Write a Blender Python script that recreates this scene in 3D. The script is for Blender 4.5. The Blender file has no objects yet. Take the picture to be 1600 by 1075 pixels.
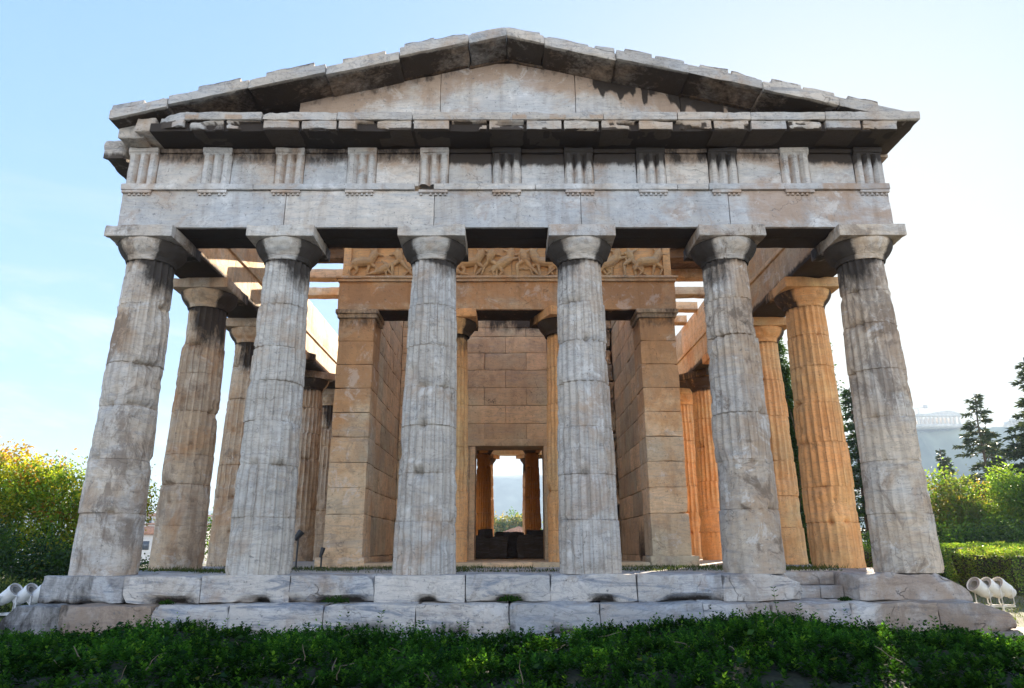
import bpy, math, random
import numpy as np
from mathutils import Matrix, Vector

# ------------------------------------------------------------------ camera
S = bpy.context.scene
C = S.collection
cam_d = bpy.data.cameras.new("camera")
cam = bpy.data.objects.new("camera", cam_d)
C.objects.link(cam)
PIT, YAW, ROL = math.radians(16.408), math.radians(0.330), math.radians(-0.196)
F_ = Vector((math.sin(YAW)*math.cos(PIT), math.cos(YAW)*math.cos(PIT), math.sin(PIT)))
R0 = Vector((math.cos(YAW), -math.sin(YAW), 0)); U0 = R0.cross(F_)
R_ = R0*math.cos(ROL) + U0*math.sin(ROL); U_ = U0*math.cos(ROL) - R0*math.sin(ROL)
M = Matrix((R_, U_, -F_)).transposed().to_4x4()
M.translation = Vector((0.0223, -10.7357, 0.4089))
cam.matrix_world = M
cam_d.sensor_width = 36; cam_d.sensor_fit = 'HORIZONTAL'; cam_d.lens = 24.152
cam_d.clip_start = 0.1; cam_d.clip_end = 20000
S.camera = cam

# ------------------------------------------------------------------ light
SUN_AZ, SUN_EL = math.radians(26.0), math.radians(19.8)      # from +y towards +x
EXPOSURE = 2.3
SKY = 0.15
SKY_KNEE = 0.9
CLOUD_FILL = (5.25, 5.55, 5.95, 1)
world = bpy.data.worlds.new("World"); S.world = world; world.use_nodes = True
wn = world.node_tree; wn.nodes.clear()
def WN(t, **k):
    n = wn.nodes.new(t)
    for a, b in k.items(): setattr(n, a, b)
    return n
sky = WN('ShaderNodeTexSky', sky_type='NISHITA', sun_disc=False, sun_elevation=SUN_EL, sun_rotation=SUN_AZ,
         altitude=100, air_density=1.0, dust_density=1.6, ozone_density=2.0)
wl = wn.links.new
# thin clouds low in the sky
geo = WN('ShaderNodeTexCoord')
mp = WN('ShaderNodeMapping'); mp.inputs['Scale'].default_value = (2.2, 2.2, 9.0)
wl(geo.outputs['Generated'], mp.inputs['Vector'])
nz = WN('ShaderNodeTexNoise'); nz.inputs['Scale'].default_value = 1.6; nz.inputs['Detail'].default_value = 7
nz.inputs['Roughness'].default_value = .62; nz.inputs['Distortion'].default_value = .6
wl(mp.outputs['Vector'], nz.inputs['Vector'])
rp = WN('ShaderNodeMapRange'); rp.inputs['From Min'].default_value = .48; rp.inputs['From Max'].default_value = .74
wl(nz.outputs['Fac'], rp.inputs['Value'])
sp = WN('ShaderNodeSeparateXYZ'); wl(geo.outputs['Generated'], sp.inputs[0])
el = WN('ShaderNodeMapRange'); el.inputs['From Min'].default_value = .48; el.inputs['From Max'].default_value = .12
wl(sp.outputs['Z'], el.inputs['Value'])
mu = WN('ShaderNodeMath', operation='MULTIPLY'); wl(rp.outputs[0], mu.inputs[0]); wl(el.outputs[0], mu.inputs[1])
# soft-knee on the very bright sky next to the sun
lum = WN('ShaderNodeVectorMath', operation='DOT_PRODUCT'); lum.inputs[1].default_value = (.25, .55, .20); wl(sky.outputs[0], lum.inputs[0])
k_ = WN('ShaderNodeMath', operation='MULTIPLY_ADD'); k_.inputs[1].default_value = SKY_KNEE; k_.inputs[2].default_value = 1.0; wl(lum.outputs['Value'], k_.inputs[0])
iv = WN('ShaderNodeMath', operation='DIVIDE'); iv.inputs[0].default_value = 1.0; wl(k_.outputs[0], iv.inputs[1])
dv = WN('ShaderNodeVectorMath', operation='SCALE'); wl(sky.outputs[0], dv.inputs[0]); wl(iv.outputs[0], dv.inputs['Scale'])
tn = WN('ShaderNodeVectorMath', operation='MULTIPLY'); tn.inputs[1].default_value = (1.12, 1.28, 1.42); wl(dv.outputs[0], tn.inputs[0])
mx = WN('ShaderNodeMixRGB'); mx.inputs['Color2'].default_value = (1.42, 1.42, 1.42, 1)
wl(mu.outputs[0], mx.inputs['Fac']); wl(tn.outputs[0], mx.inputs['Color1'])
# bright western cloud bank, added behind the viewer as fill for the shaded front
nz2 = WN('ShaderNodeTexNoise'); nz2.inputs['Scale'].default_value = 2.4; nz2.inputs['Detail'].default_value = 8; nz2.inputs['Roughness'].default_value = .6; nz2.inputs['Distortion'].default_value = .4
wl(geo.outputs['Generated'], nz2.inputs['Vector'])
r2 = WN('ShaderNodeMapRange'); r2.inputs['From Min'].default_value = .36; r2.inputs['From Max'].default_value = .56; wl(nz2.outputs['Fac'], r2.inputs['Value'])
w2 = WN('ShaderNodeMapRange'); w2.inputs['From Min'].default_value = -.10; w2.inputs['From Max'].default_value = -.45; wl(sp.outputs['Y'], w2.inputs['Value'])
e2 = WN('ShaderNodeMapRange'); e2.inputs['From Min'].default_value = .66; e2.inputs['From Max'].default_value = .10; wl(sp.outputs['Z'], e2.inputs['Value'])
m3 = WN('ShaderNodeMath', operation='MULTIPLY'); wl(r2.outputs[0], m3.inputs[0]); wl(e2.outputs[0], m3.inputs[1])
m2 = WN('ShaderNodeMath', operation='MULTIPLY'); wl(m3.outputs[0], m2.inputs[0]); wl(w2.outputs[0], m2.inputs[1])
mx2 = WN('ShaderNodeMixRGB'); mx2.inputs['Color2'].default_value = CLOUD_FILL; wl(m2.outputs[0], mx2.inputs['Fac']); wl(mx.outputs[0], mx2.inputs['Color1'])
mx = mx2
bg = WN('ShaderNodeBackground'); bg.inputs['Strength'].default_value = SKY
wl(mx.outputs[0], bg.inputs['Color'])
wo = WN('ShaderNodeOutputWorld'); wl(bg.outputs[0], wo.inputs['Surface'])

sun_d = bpy.data.lights.new("sun", 'SUN'); sun_d.energy = 4.6; sun_d.angle = math.radians(.5); sun_d.color = (1, .86, .68)
sun = bpy.data.objects.new("sun", sun_d); C.objects.link(sun)
sv = Vector((math.sin(SUN_AZ)*math.cos(SUN_EL), math.cos(SUN_AZ)*math.cos(SUN_EL), math.sin(SUN_EL)))
sun.rotation_euler = sv.to_track_quat('Z', 'Y').to_euler(); sun.location = sv*60
S.view_settings.view_transform = 'Standard'; S.view_settings.look = 'None'
S.view_settings.exposure = EXPOSURE; S.view_settings.gamma = 1
S.cycles.max_bounces = 10; S.cycles.diffuse_bounces = 6; S.cycles.transparent_max_bounces = 8

# ------------------------------------------------------------------ numpy noise
def _h(ix, iy, iz, s):
    n = (ix*73856093) ^ (iy*19349663) ^ (iz*83492791) ^ (s*2654435 + 977)
    n = n & 0x7fffffff
    n = (n ^ (n >> 13))*1274126177 & 0x7fffffff
    n = (n ^ (n >> 16))*668265263 & 0x7fffffff
    return ((n >> 7) & 0xffff)/65535.0*2 - 1
def vnoise(P, s=0):
    P = np.asarray(P, float); I = np.floor(P).astype(np.int64); f = P - I; f = f*f*f*(f*(f*6 - 15) + 10)
    x, y, z = I[..., 0], I[..., 1], I[..., 2]; fx, fy, fz = f[..., 0], f[..., 1], f[..., 2]
    def L(a, b, t): return a + (b - a)*t
    return L(L(L(_h(x, y, z, s), _h(x+1, y, z, s), fx), L(_h(x, y+1, z, s), _h(x+1, y+1, z, s), fx), fy),
             L(L(_h(x, y, z+1, s), _h(x+1, y, z+1, s), fx), L(_h(x, y+1, z+1, s), _h(x+1, y+1, z+1, s), fx), fy), fz)
def fbm(P, s=0, o=3):
    a, t, r, P = 1.0, 0.0, 0.0, np.asarray(P, float)
    for i in range(o):
        r = r + a*vnoise(P*(2.03**i) + 17.3*i, s+i); t += a; a *= .5
    return r/t
def sstep(a, b, x):
    t = np.clip((x - a)/(b - a), 0, 1); return t*t*(3 - 2*t)

# ------------------------------------------------------------------ mesh builder
class MB:
    def __init__(s): s.v = []; s.q = []; s.t = []; s.n = 0; s.tn = []
    def add(s, V, Q=None, T=None, tone=.5):
        V = np.asarray(V, float).reshape(-1, 3); s.tn.append(np.full(len(V), tone))
        if Q is not None and len(Q): s.q.append(np.asarray(Q, np.int64).reshape(-1, 4) + s.n)
        if T is not None and len(T): s.t.append(np.asarray(T, np.int64).reshape(-1, 3) + s.n)
        s.v.append(V); s.n += len(V); return s
    def build(s, name, mat, parent=None, smooth=True, weld=True, soot=None, warm=None, line=None, angle=38):
        V = np.concatenate(s.v)
        Q = np.concatenate(s.q) if s.q else np.zeros((0, 4), np.int64)
        T = np.concatenate(s.t) if s.t else np.zeros((0, 3), np.int64)
        if weld:
            _, first, inv = np.unique(np.round(V*2e4).astype(np.int64), axis=0, return_index=True, return_inverse=True)
            inv = inv.ravel(); V = V[first]; Q = inv[Q]; T = inv[T]; tone = np.concatenate(s.tn)[first]
        else: tone = np.concatenate(s.tn)
        me = bpy.data.meshes.new(name); me.vertices.add(len(V)); me.vertices.foreach_set('co', V.ravel())
        nq, nt = len(Q), len(T)
        me.loops.add(nq*4 + nt*3); me.loops.foreach_set('vertex_index', np.concatenate([Q.ravel(), T.ravel()]).astype(np.int32))
        me.polygons.add(nq + nt)
        me.polygons.foreach_set('loop_start', np.concatenate([np.arange(nq)*4, nq*4 + np.arange(nt)*3]).astype(np.int32))
        me.update(calc_edges=True); me.validate()
        if smooth:
            me.polygons.foreach_set('use_smooth', np.ones(len(me.polygons), bool)); me.set_sharp_from_angle(angle=math.radians(angle))
        for nm, fn in (('soot', soot), ('warm', warm), ('line', line), ('tone', lambda V_: tone)):
            if fn is not None and len(me.vertices) == len(V):
                a = me.attributes.new(nm, 'FLOAT', 'POINT')
                a.data.foreach_set('value', np.broadcast_to(np.asarray(fn(V), np.float32), (len(V),)).copy())
        me.materials.append(mat)
        o = bpy.data.objects.new(name, me); C.objects.link(o)
        if parent: o.parent = parent
        return o

def axis(lo, hi, res, e):
    n = max(1, int(round((hi - lo - 2*e)/res)))
    return np.concatenate([[lo], np.linspace(lo+e, hi-e, n+1), [hi]]) if hi - lo > 3*e else np.array([lo, hi])
_sd = [1]
def wblock(mb, x0, x1, y0, y1, z0, z1, res=.09, rough=.006, chip=.05, seed=None, fn=None, rfreq=3.0, r0=.008):
    """A weathered stone block: box with chipped, uneven arrises."""
    _sd[0] += 1
    if seed is None: seed = _sd[0]
    lo, hi = np.array([x0, y0, z0]), np.array([x1, y1, z1]); e = min(.018, (hi - lo).min()*.2)
    A = [axis(lo[i], hi[i], res, e) for i in range(3)]; tone = float((math.sin(seed*12.9898)*43758.5453) % 1.0)
    for ax in range(3):
        b, c = (ax+1) % 3, (ax+2) % 3
        for side in (0, 1):
            gb, gc = np.meshgrid(A[b], A[c], indexing='ij'); P = np.zeros(gb.shape + (3,))
            P[..., b] = gb; P[..., c] = gc; P[..., ax] = (lo, hi)[side][ax]
            nb, nc = gb.shape; i = np.arange(nb*nc).reshape(nb, nc)
            q = np.stack([i[:-1, :-1], i[1:, :-1], i[1:, 1:], i[:-1, 1:]], -1).reshape(-1, 4)
            if side == 0: q = q[:, ::-1]
            P = P.reshape(-1, 3)
            n1 = fbm(P*2.6, seed, 3)
            r = r0 + chip*np.clip(n1*2.2 - .35, 0, 1.0)
            r = np.minimum(r, (hi - lo).min()*.45)[:, None]
            qv = np.clip(P, lo + r, hi - r); d = P - qv; L = np.linalg.norm(d, axis=1, keepdims=True)
            P = qv + d*np.where(L > 1e-9, r/np.maximum(L, 1e-9), 0)
            N = np.stack([fbm(P*rfreq + 31*k, seed*7 + k, 3) for k in range(3)], -1)
            P = P + N*rough
            if fn is not None: P = fn(P)
            mb.add(P, q, tone=tone)
    return mb
def box(mb, x0, x1, y0, y1, z0, z1):
    v = [(x, y, z) for x in (x0, x1) for y in (y0, y1) for z in (z0, z1)]
    return mb.add(v, [(0, 1, 3, 2), (4, 6, 7, 5), (0, 4, 5, 1), (2, 3, 7, 6), (0, 2, 6, 4), (1, 5, 7, 3)])
def tube(mb, pts, rad, n=8, caps=True):
    pts = np.asarray(pts, float); m = len(pts); rad = np.broadcast_to(rad, (m,))
    tg = np.gradient(pts, axis=0); tg /= np.linalg.norm(tg, axis=1, keepdims=True) + 1e-12
    a = np.cross(tg, [0, 0, 1.0]); bad = np.linalg.norm(a, axis=1) < .05; a[bad] = np.cross(tg[bad], [1.0, 0, 0])
    a /= np.linalg.norm(a, axis=1, keepdims=True); b = np.cross(tg, a)
    th = np.arange(n)*2*np.pi/n
    V = (pts[:, None] + rad[:, None, None]*(np.cos(th)[None, :, None]*a[:, None] + np.sin(th)[None, :, None]*b[:, None])).reshape(-1, 3)
    q = []; 
    for i in range(m-1):
        for j in range(n): q.append((i*n+j, (i+1)*n+j, (i+1)*n+(j+1) % n, i*n+(j+1) % n))
    T = []
    if caps:
        k = len(V); V = np.concatenate([V, pts[:1], pts[-1:]])
        for j in range(n): T += [(k, j, (j+1) % n), (k+1, (m-1)*n+(j+1) % n, (m-1)*n+j)]
    return mb.add(V, q, T)
def lathe(mb, prof, n=32, c=(0, 0, 0), R=None):
    prof = np.asarray(prof, float); m = len(prof); th = np.arange(n)*2*np.pi/n
    V = np.stack([prof[:, 0][:, None]*np.cos(th), prof[:, 0][:, None]*np.sin(th), np.broadcast_to(prof[:, 1][:, None], (m, n))], -1).reshape(-1, 3)
    if R is not None: V = V @ np.asarray(R).T
    V = V + np.asarray(c)
    q = [(i*n+j, i*n+(j+1) % n, (i+1)*n+(j+1) % n, (i+1)*n+j) for i in range(m-1) for j in range(n)]
    return mb.add(V, q)
def prism(mb, poly, axis_i, a, b, steps=1):
    """extrude a 2-D polygon (listed counter-clockwise) along an axis, with fan caps"""
    poly = np.asarray(poly, float); n = len(poly); o = [i for i in range(3) if i != axis_i]
    V = []
    for t in np.linspace(a, b, steps+1):
        p = np.zeros((n, 3)); p[:, o[0]] = poly[:, 0]; p[:, o[1]] = poly[:, 1]; p[:, axis_i] = t; V.append(p)
    V = np.concatenate(V); q = []
    for s_ in range(steps):
        for j in range(n): q.append((s_*n+j, s_*n+(j+1) % n, (s_+1)*n+(j+1) % n, (s_+1)*n+j))
    k = len(V); cen = poly.mean(0)
    ca, cb = np.zeros(3), np.zeros(3)
    for c_, t in ((ca, a), (cb, b)): c_[o[0]], c_[o[1]], c_[axis_i] = cen[0], cen[1], t
    T = []
    for j in range(n): T += [(k, (j+1) % n, j), (k+1, steps*n+j, steps*n+(j+1) % n)]
    return mb.add(np.concatenate([V, [ca, cb]]), q, T)

# ------------------------------------------------------------------ objects
def tag(o, label=None, cat=None, group=None, kind=None):
    if label: o['label'] = label
    if cat: o['category'] = cat
    if group: o['group'] = group
    if kind: o['kind'] = kind
    return o
def empty(name, loc, label, cat, group=None, rz=0):
    o = bpy.data.objects.new(name, None); C.objects.link(o); o.location = loc; o.rotation_euler[2] = rz
    o.empty_display_size = .2
    return tag(o, label, cat, group)
def copy_tree(o, parent=None):
    c = o.copy(); C.objects.link(c); c.parent = parent
    for ch in list(o.children): copy_tree(ch, c)
    return c

# ------------------------------------------------------------------ materials
def mat_base(name):
    m = bpy.data.materials.new(name); m.use_nodes = True; nt = m.node_tree; nt.nodes.clear(); return m, nt
def nd(nt, t, **k):
    n = nt.nodes.new(t)
    for a, b in k.items():
        if a.startswith('i_'): n.inputs[a[2:].replace('_', ' ')].default_value = b
        else: setattr(n, a, b)
    return n
def marble(name, base, warm=(.34, .19, .09), warm_amt=.3, soot_shade_amt=.2, vein=.35, bump=.35, grey=(.30, .31, .32), grey_amt=.25, tone_lo=.80, crust=0., fresh=0., per_obj=False, crack=.45, streak=.3, wscale=.9, tan_amt=.8, soot_shade_col=(.026, .020, .016)):
    m, nt = mat_base(name); L = nt.links.new
    tc = nd(nt, 'ShaderNodeTexCoord'); vec = tc.outputs['Object']
    if per_obj:
        oi = nd(nt, 'ShaderNodeObjectInfo'); sc = nd(nt, 'ShaderNodeMath', operation='MULTIPLY'); sc.inputs[1].default_value = 57.0
        L(oi.outputs['Random'], sc.inputs[0]); ad = nd(nt, 'ShaderNodeVectorMath', operation='ADD'); L(vec, ad.inputs[0]); L(sc.outputs[0], ad.inputs[1]); vec = ad.outputs[0]
    def noise(scale, det=6, rough=.6, dist=0, mapscale=None, rot=None):
        v = vec
        if mapscale or rot:
            mp = nd(nt, 'ShaderNodeMapping'); L(v, mp.inputs[0])
            if mapscale: mp.inputs['Scale'].default_value = mapscale
            if rot: mp.inputs['Rotation'].default_value = rot
            v = mp.outputs[0]
        n = nd(nt, 'ShaderNodeTexNoise'); n.inputs['Scale'].default_value = scale; n.inputs['Detail'].default_value = det
        n.inputs['Roughness'].default_value = rough; n.inputs['Distortion'].default_value = dist; L(v, n.inputs['Vector']); return n.outputs['Fac']
    def rng(f, a, b, c=0., d=1.):
        r = nd(nt, 'ShaderNodeMapRange'); r.inputs[1].default_value = a; r.inputs[2].default_value = b; r.inputs[3].default_value = c; r.inputs[4].default_value = d; L(f, r.inputs[0]); return r.outputs[0]
    def op(o, a, b):
        x = nd(nt, 'ShaderNodeMath', operation=o)
        for i, k in enumerate((a, b)):
            if isinstance(k, (int, float)): x.inputs[i].default_value = k
            else: L(k, x.inputs[i])
        return x.outputs[0]
    def mix(f, a, b, mode='MIX'):
        x = nd(nt, 'ShaderNodeMixRGB', blend_type=mode)
        if isinstance(f, (int, float)): x.inputs[0].default_value = f
        else: L(f, x.inputs[0])
        for i, k in ((1, a), (2, b)):
            if isinstance(k, tuple): x.inputs[i].default_value = (*k, 1)
            else: L(k, x.inputs[i])
        return x.outputs[0]
    d = tuple(c*.70 for c in base); l = tuple(min(.86, c*1.20) for c in base); tan = (base[0]*1.05, base[1]*.88, base[2]*.69)
    col = mix(rng(noise(1.3, 7, .62, .5), .32, .68), d, l)
    at = nd(nt, 'ShaderNodeAttribute', attribute_name='tone').outputs['Fac']
    col = mix(op('MULTIPLY', rng(op('ADD', noise(.75, 5), op('MULTIPLY', at, .24)), .44, .68), tan_amt), col, tan)
    col = mix(1.0, col, mix(at, (tone_lo,)*3, (1.14, 1.14, 1.14)), 'MULTIPLY')
    # mineral bands and fine bedding
    bed = noise(1.0, 9, .7, 1.2, (1.1, 1.1, 7.5), (.16, -.12, .3))
    col = mix(op('MULTIPLY', rng(bed, .50, .66), grey_amt*1.9), col, grey)
    col = mix(rng(noise(5.5, 6, .7), .30, .70, .0, .55), mix(.55, col, tuple(c*.40 for c in base)), col)
    v = rng(noise(1.9, 7, .6, 2.4, (.5, .7, 2.0), (.5, .5, .3)), .470, .5); v2 = rng(noise(1.9, 7, .6, 2.4, (.5, .7, 2.0), (.5, .5, .3)), .5, .530, 1., 0.)
    col = mix(op('MULTIPLY', op('MULTIPLY', v, v2), vein), col, tuple(c*.42 for c in grey))
    # warm patina
    aw = nd(nt, 'ShaderNodeAttribute', attribute_name='warm').outputs['Fac']
    w = rng(op('ADD', noise(wscale, 9, .70, .5), op('MULTIPLY', aw, .26)), .58 - .18*warm_amt, .74 - .18*warm_amt)
    col = mix(op('MULTIPLY', w, .5 + .45*warm_amt), col, warm)
    if crust: col = mix(op('MULTIPLY', rng(op('ADD', op('MULTIPLY', noise(1.25, 10, .74, .8, (1.3, 1.3, .9)), 1.0), op('MULTIPLY', aw, .12)), .53, .60), crust), col, (.15, .108, .078))
    if fresh: col = mix(op('MULTIPLY', rng(noise(2.4, 9, .72, .6), .57, .63), fresh), col, (.74, .73, .70))
    # run-off streaks
    st = rng(noise(1.0, 6, .65, .35, (4.6, 4.6, .5)), .50, .70)
    col = mix(op('MULTIPLY', st, streak), col, tuple(c*.42 for c in warm))
    al = nd(nt, 'ShaderNodeAttribute', attribute_name='line').outputs['Fac']
    col = mix(op('MULTIPLY', al, rng(noise(4, 5), .3, .55, .25, .95)), col, tuple(c*.34 for c in warm))
    # pits
    col = mix(rng(noise(16, 4, .72), .31, .40, .75, 0.), col, tuple(c*.22 for c in base))
    # cracks
    dn = nd(nt, 'ShaderNodeTexNoise'); dn.inputs['Scale'].default_value = 2.4; dn.inputs['Detail'].default_value = 6; L(vec, dn.inputs['Vector'])
    dm = nd(nt, 'ShaderNodeVectorMath', operation='MULTIPLY_ADD'); L(dn.outputs['Color'], dm.inputs[0]); dm.inputs[1].default_value = (1.1, 1.1, 1.1); L(vec, dm.inputs[2])
    vo = nd(nt, 'ShaderNodeTexVoronoi', feature='DISTANCE_TO_EDGE'); vo.inputs['Scale'].default_value = .8; L(dm.outputs[0], vo.inputs['Vector'])
    cr = op('MULTIPLY', rng(vo.outputs['Distance'], .002, .010, 1., 0.), rng(noise(1.7, 4), .53, .62))
    col = mix(op('MULTIPLY', cr, crack), col, (.05, .04, .032))
    # black crust; on undersides this mask also paints in shade
    asx = nd(nt, 'ShaderNodeAttribute', attribute_name='soot').outputs['Fac']
    s1 = op('ADD', op('ADD', op('MULTIPLY', noise(2.3, 9, .70, .6, (1.5, 1.5, .8)), .62), op('MULTIPLY', noise(9, 6, .7, .2, (1.6, 1.6, .5)), .30)), op('MULTIPLY', asx, .58))
    sm = rng(s1, .68 - .12*soot_shade_amt, .90 - .12*soot_shade_amt)
    col = mix(op('MULTIPLY', sm, .95), col, soot_shade_col)
    bs = nd(nt, 'ShaderNodeBsdfPrincipled'); L(col, bs.inputs['Base Color'])
    bs.inputs['Roughness'].default_value = .82; bs.inputs['Specular IOR Level'].default_value = .25
    hb = op('ADD', op('MULTIPLY', noise(7, 10, .68), .9), op('MULTIPLY', noise(45, 4, .7), .25))
    hb = op('SUBTRACT', hb, op('MULTIPLY', cr, .8))
    bm = nd(nt, 'ShaderNodeBump'); bm.inputs['Strength'].default_value = bump; bm.inputs['Distance'].default_value = .05; L(hb, bm.inputs['Height'])
    L(bm.outputs[0], bs.inputs['Normal'])
    out = nd(nt, 'ShaderNodeOutputMaterial'); L(bs.outputs[0], out.inputs[0]); return m
def simple(name, col, rough=.7, metal=0., nscale=0, amt=.3, bump=0):
    m, nt = mat_base(name); L = nt.links.new
    bs = nd(nt, 'ShaderNodeBsdfPrincipled'); bs.inputs['Roughness'].default_value = rough; bs.inputs['Metallic'].default_value = metal
    bs.inputs['Base Color'].default_value = (*col, 1)
    if nscale:
        tc = nd(nt, 'ShaderNodeTexCoord'); n = nd(nt, 'ShaderNodeTexNoise'); n.inputs['Scale'].default_value = nscale; n.inputs['Detail'].default_value = 8
        L(tc.outputs['Object'], n.inputs['Vector'])
        r = nd(nt, 'ShaderNodeMapRange'); r.inputs[1].default_value = .3; r.inputs[2].default_value = .7; L(n.outputs[0], r.inputs[0])
        x = nd(nt, 'ShaderNodeMixRGB'); x.inputs[1].default_value = (*[c*(1-amt) for c in col], 1); x.inputs[2].default_value = (*[min(1, c*(1+amt)) for c in col], 1)
        L(r.outputs[0], x.inputs[0]); L(x.outputs[0], bs.inputs['Base Color'])
        if bump:
            b = nd(nt, 'ShaderNodeBump'); b.inputs['Strength'].default_value = bump; L(n.outputs[0], b.inputs['Height']); L(b.outputs[0], bs.inputs['Normal'])
    out = nd(nt, 'ShaderNodeOutputMaterial'); L(bs.outputs[0], out.inputs[0]); return m
def leafmat(name, trans=.4, gloss=.25, tint=(1, 1, 1), ttint=(1.3, 1.25, .55)):
    m, nt = mat_base(name); L = nt.links.new
    at = nd(nt, 'ShaderNodeAttribute', attribute_name='leafcol')
    bs = nd(nt, 'ShaderNodeBsdfPrincipled'); bs.inputs['Roughness'].default_value = .5; bs.inputs['Specular IOR Level'].default_value = gloss
    c1 = nd(nt, 'ShaderNodeMixRGB', blend_type='MULTIPLY'); c1.inputs[0].default_value = 1; c1.inputs[2].default_value = (*tint, 1); L(at.outputs['Color'], c1.inputs[1]); L(c1.outputs[0], bs.inputs['Base Color'])
    tr = nd(nt, 'ShaderNodeBsdfTranslucent'); c2 = nd(nt, 'ShaderNodeMixRGB', blend_type='MULTIPLY'); c2.inputs[0].default_value = 1; c2.inputs[2].default_value = (*ttint, 1); L(at.outputs['Color'], c2.inputs[1]); L(c2.outputs[0], tr.inputs[0])
    mxs = nd(nt, 'ShaderNodeMixShader'); mxs.inputs[0].default_value = trans; L(bs.outputs[0], mxs.inputs[1]); L(tr.outputs[0], mxs.inputs[2])
    out = nd(nt, 'ShaderNodeOutputMaterial'); L(mxs.outputs[0], out.inputs[0]); return m

M_FACADE = marble('facade_marble', (.63, .63, .625), fresh=.3, warm=(.32, .185, .095), warm_amt=.30, soot_shade_amt=.05, vein=.32, streak=.30, grey=(.34, .37, .40), grey_amt=.30, tan_amt=.7)
COLK = dict(warm=(.36, .235, .14), warm_amt=.42, soot_shade_amt=.16, vein=.35, streak=.34, per_obj=True, bump=.5, grey=(.30, .31, .32), grey_amt=.32, tan_amt=1.0, fresh=.35)
M_COLS = [marble('column_marble_%s' % n_, b_, **{**COLK, **k_}) for n_, b_, k_ in (
    ('brown_topped', (.66, .63, .59), dict(crust=.65, warm_amt=.5)), ('cool_grey', (.63, .63, .61), dict(crust=.10, tan_amt=.6)), ('blue_grey', (.625, .62, .60), dict(crust=.22, tan_amt=.6)),
    ('veined_grey', (.64, .625, .60), dict(crust=.26, tan_amt=.7)), ('brown_crusted', (.60, .565, .52), dict(crust=.8, warm_amt=.5)), ('cream', (.72, .67, .60), dict(crust=.6, warm_amt=.5)))]
M_COL = M_COLS[1]
M_STEP = marble('step_marble', (.62, .63, .645), crust=.36, tone_lo=.70, warm=(.30, .19, .11), warm_amt=.34, soot_shade_amt=.30, vein=.30, streak=.05, bump=.8, grey=(.17, .20, .25), grey_amt=.62, tan_amt=.7)
M_PAVE = marble('pavement_marble', (.66, .62, .56), warm=(.34, .24, .15), warm_amt=.2, soot_shade_amt=.1, bump=.4)
M_ORANGE = marble('orange_patina_marble', (.84, .66, .47), tone_lo=.66, warm=(.50, .24, .085), warm_amt=.42, soot_shade_amt=.16, vein=.35, streak=.34, grey=(.46, .39, .33), grey_amt=.35, tan_amt=.9, crust=.22, fresh=.3)
M_FLANK = marble('flank_column_marble', (.70, .58, .45), crust=.45, fresh=.25, warm=(.42, .20, .075), warm_amt=.50, soot_shade_amt=.18, vein=.3, streak=.5, per_obj=True, bump=.5, grey=(.42, .36, .30), grey_amt=.3, tan_amt=.9)
M_FLANK_LIT = marble('bounce_lit_flank_marble', (.93, .55, .27), warm=(.55, .26, .085), warm_amt=.40, soot_shade_amt=.10, vein=.3, streak=.5, per_obj=True, bump=.5, grey=(.52, .38, .26), grey_amt=.25, tan_amt=.9)  # brighter copy of the flank marble, bounced light painted into its colour
M_INNER = marble('cella_wall_marble', (.88, .66, .44), tone_lo=.66, crust=.22, warm=(.42, .25, .13), warm_amt=.3, soot_shade_amt=.28, vein=.25, streak=.2, grey=(.42, .34, .30), grey_amt=.3, crack=.7)
M_SOFFIT = marble('sooty_shaded_soffit_marble', (.30, .21, .14), warm=(.16, .085, .04), warm_amt=.5, soot_shade_amt=.6, streak=.2)  # soot and shade together in the colour of undersides and ceilings
M_CORN = marble('cornice_marble', (.60, .58, .55), soot_shade_col=(.048, .034, .024), warm=(.36, .22, .12), warm_amt=.26, soot_shade_amt=.22, vein=.5, streak=.2, bump=.7, grey_amt=.35)
M_FAR_SHADED = marble('shaded_far_column_marble', (.42, .26, .12), warm=(.30, .15, .05), warm_amt=.4, soot_shade_amt=.3, streak=.3)  # darker copy for the far columns, their shade painted into the stone
M_CARVE = marble('carved_marble', (.80, .52, .27), warm=(.48, .25, .10), warm_amt=.3, soot_shade_amt=.0, crack=.0, bump=.3)

# ------------------------------------------------------------------ the temple
temple = empty('temple', (0, 6.85*0, 0), 'weathered marble Doric temple with six fluted columns across its front and a broken pediment', 'temple')
XC = [-6.2875, -3.8745, -1.2915, 1.2915, 3.8745, 6.2875]
YF = [.566 + 2.413] + [.566 + 2.413 + 2.583*k for k in range(1, 11)] + [.566 + 4.826 + 25.83]

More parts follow.
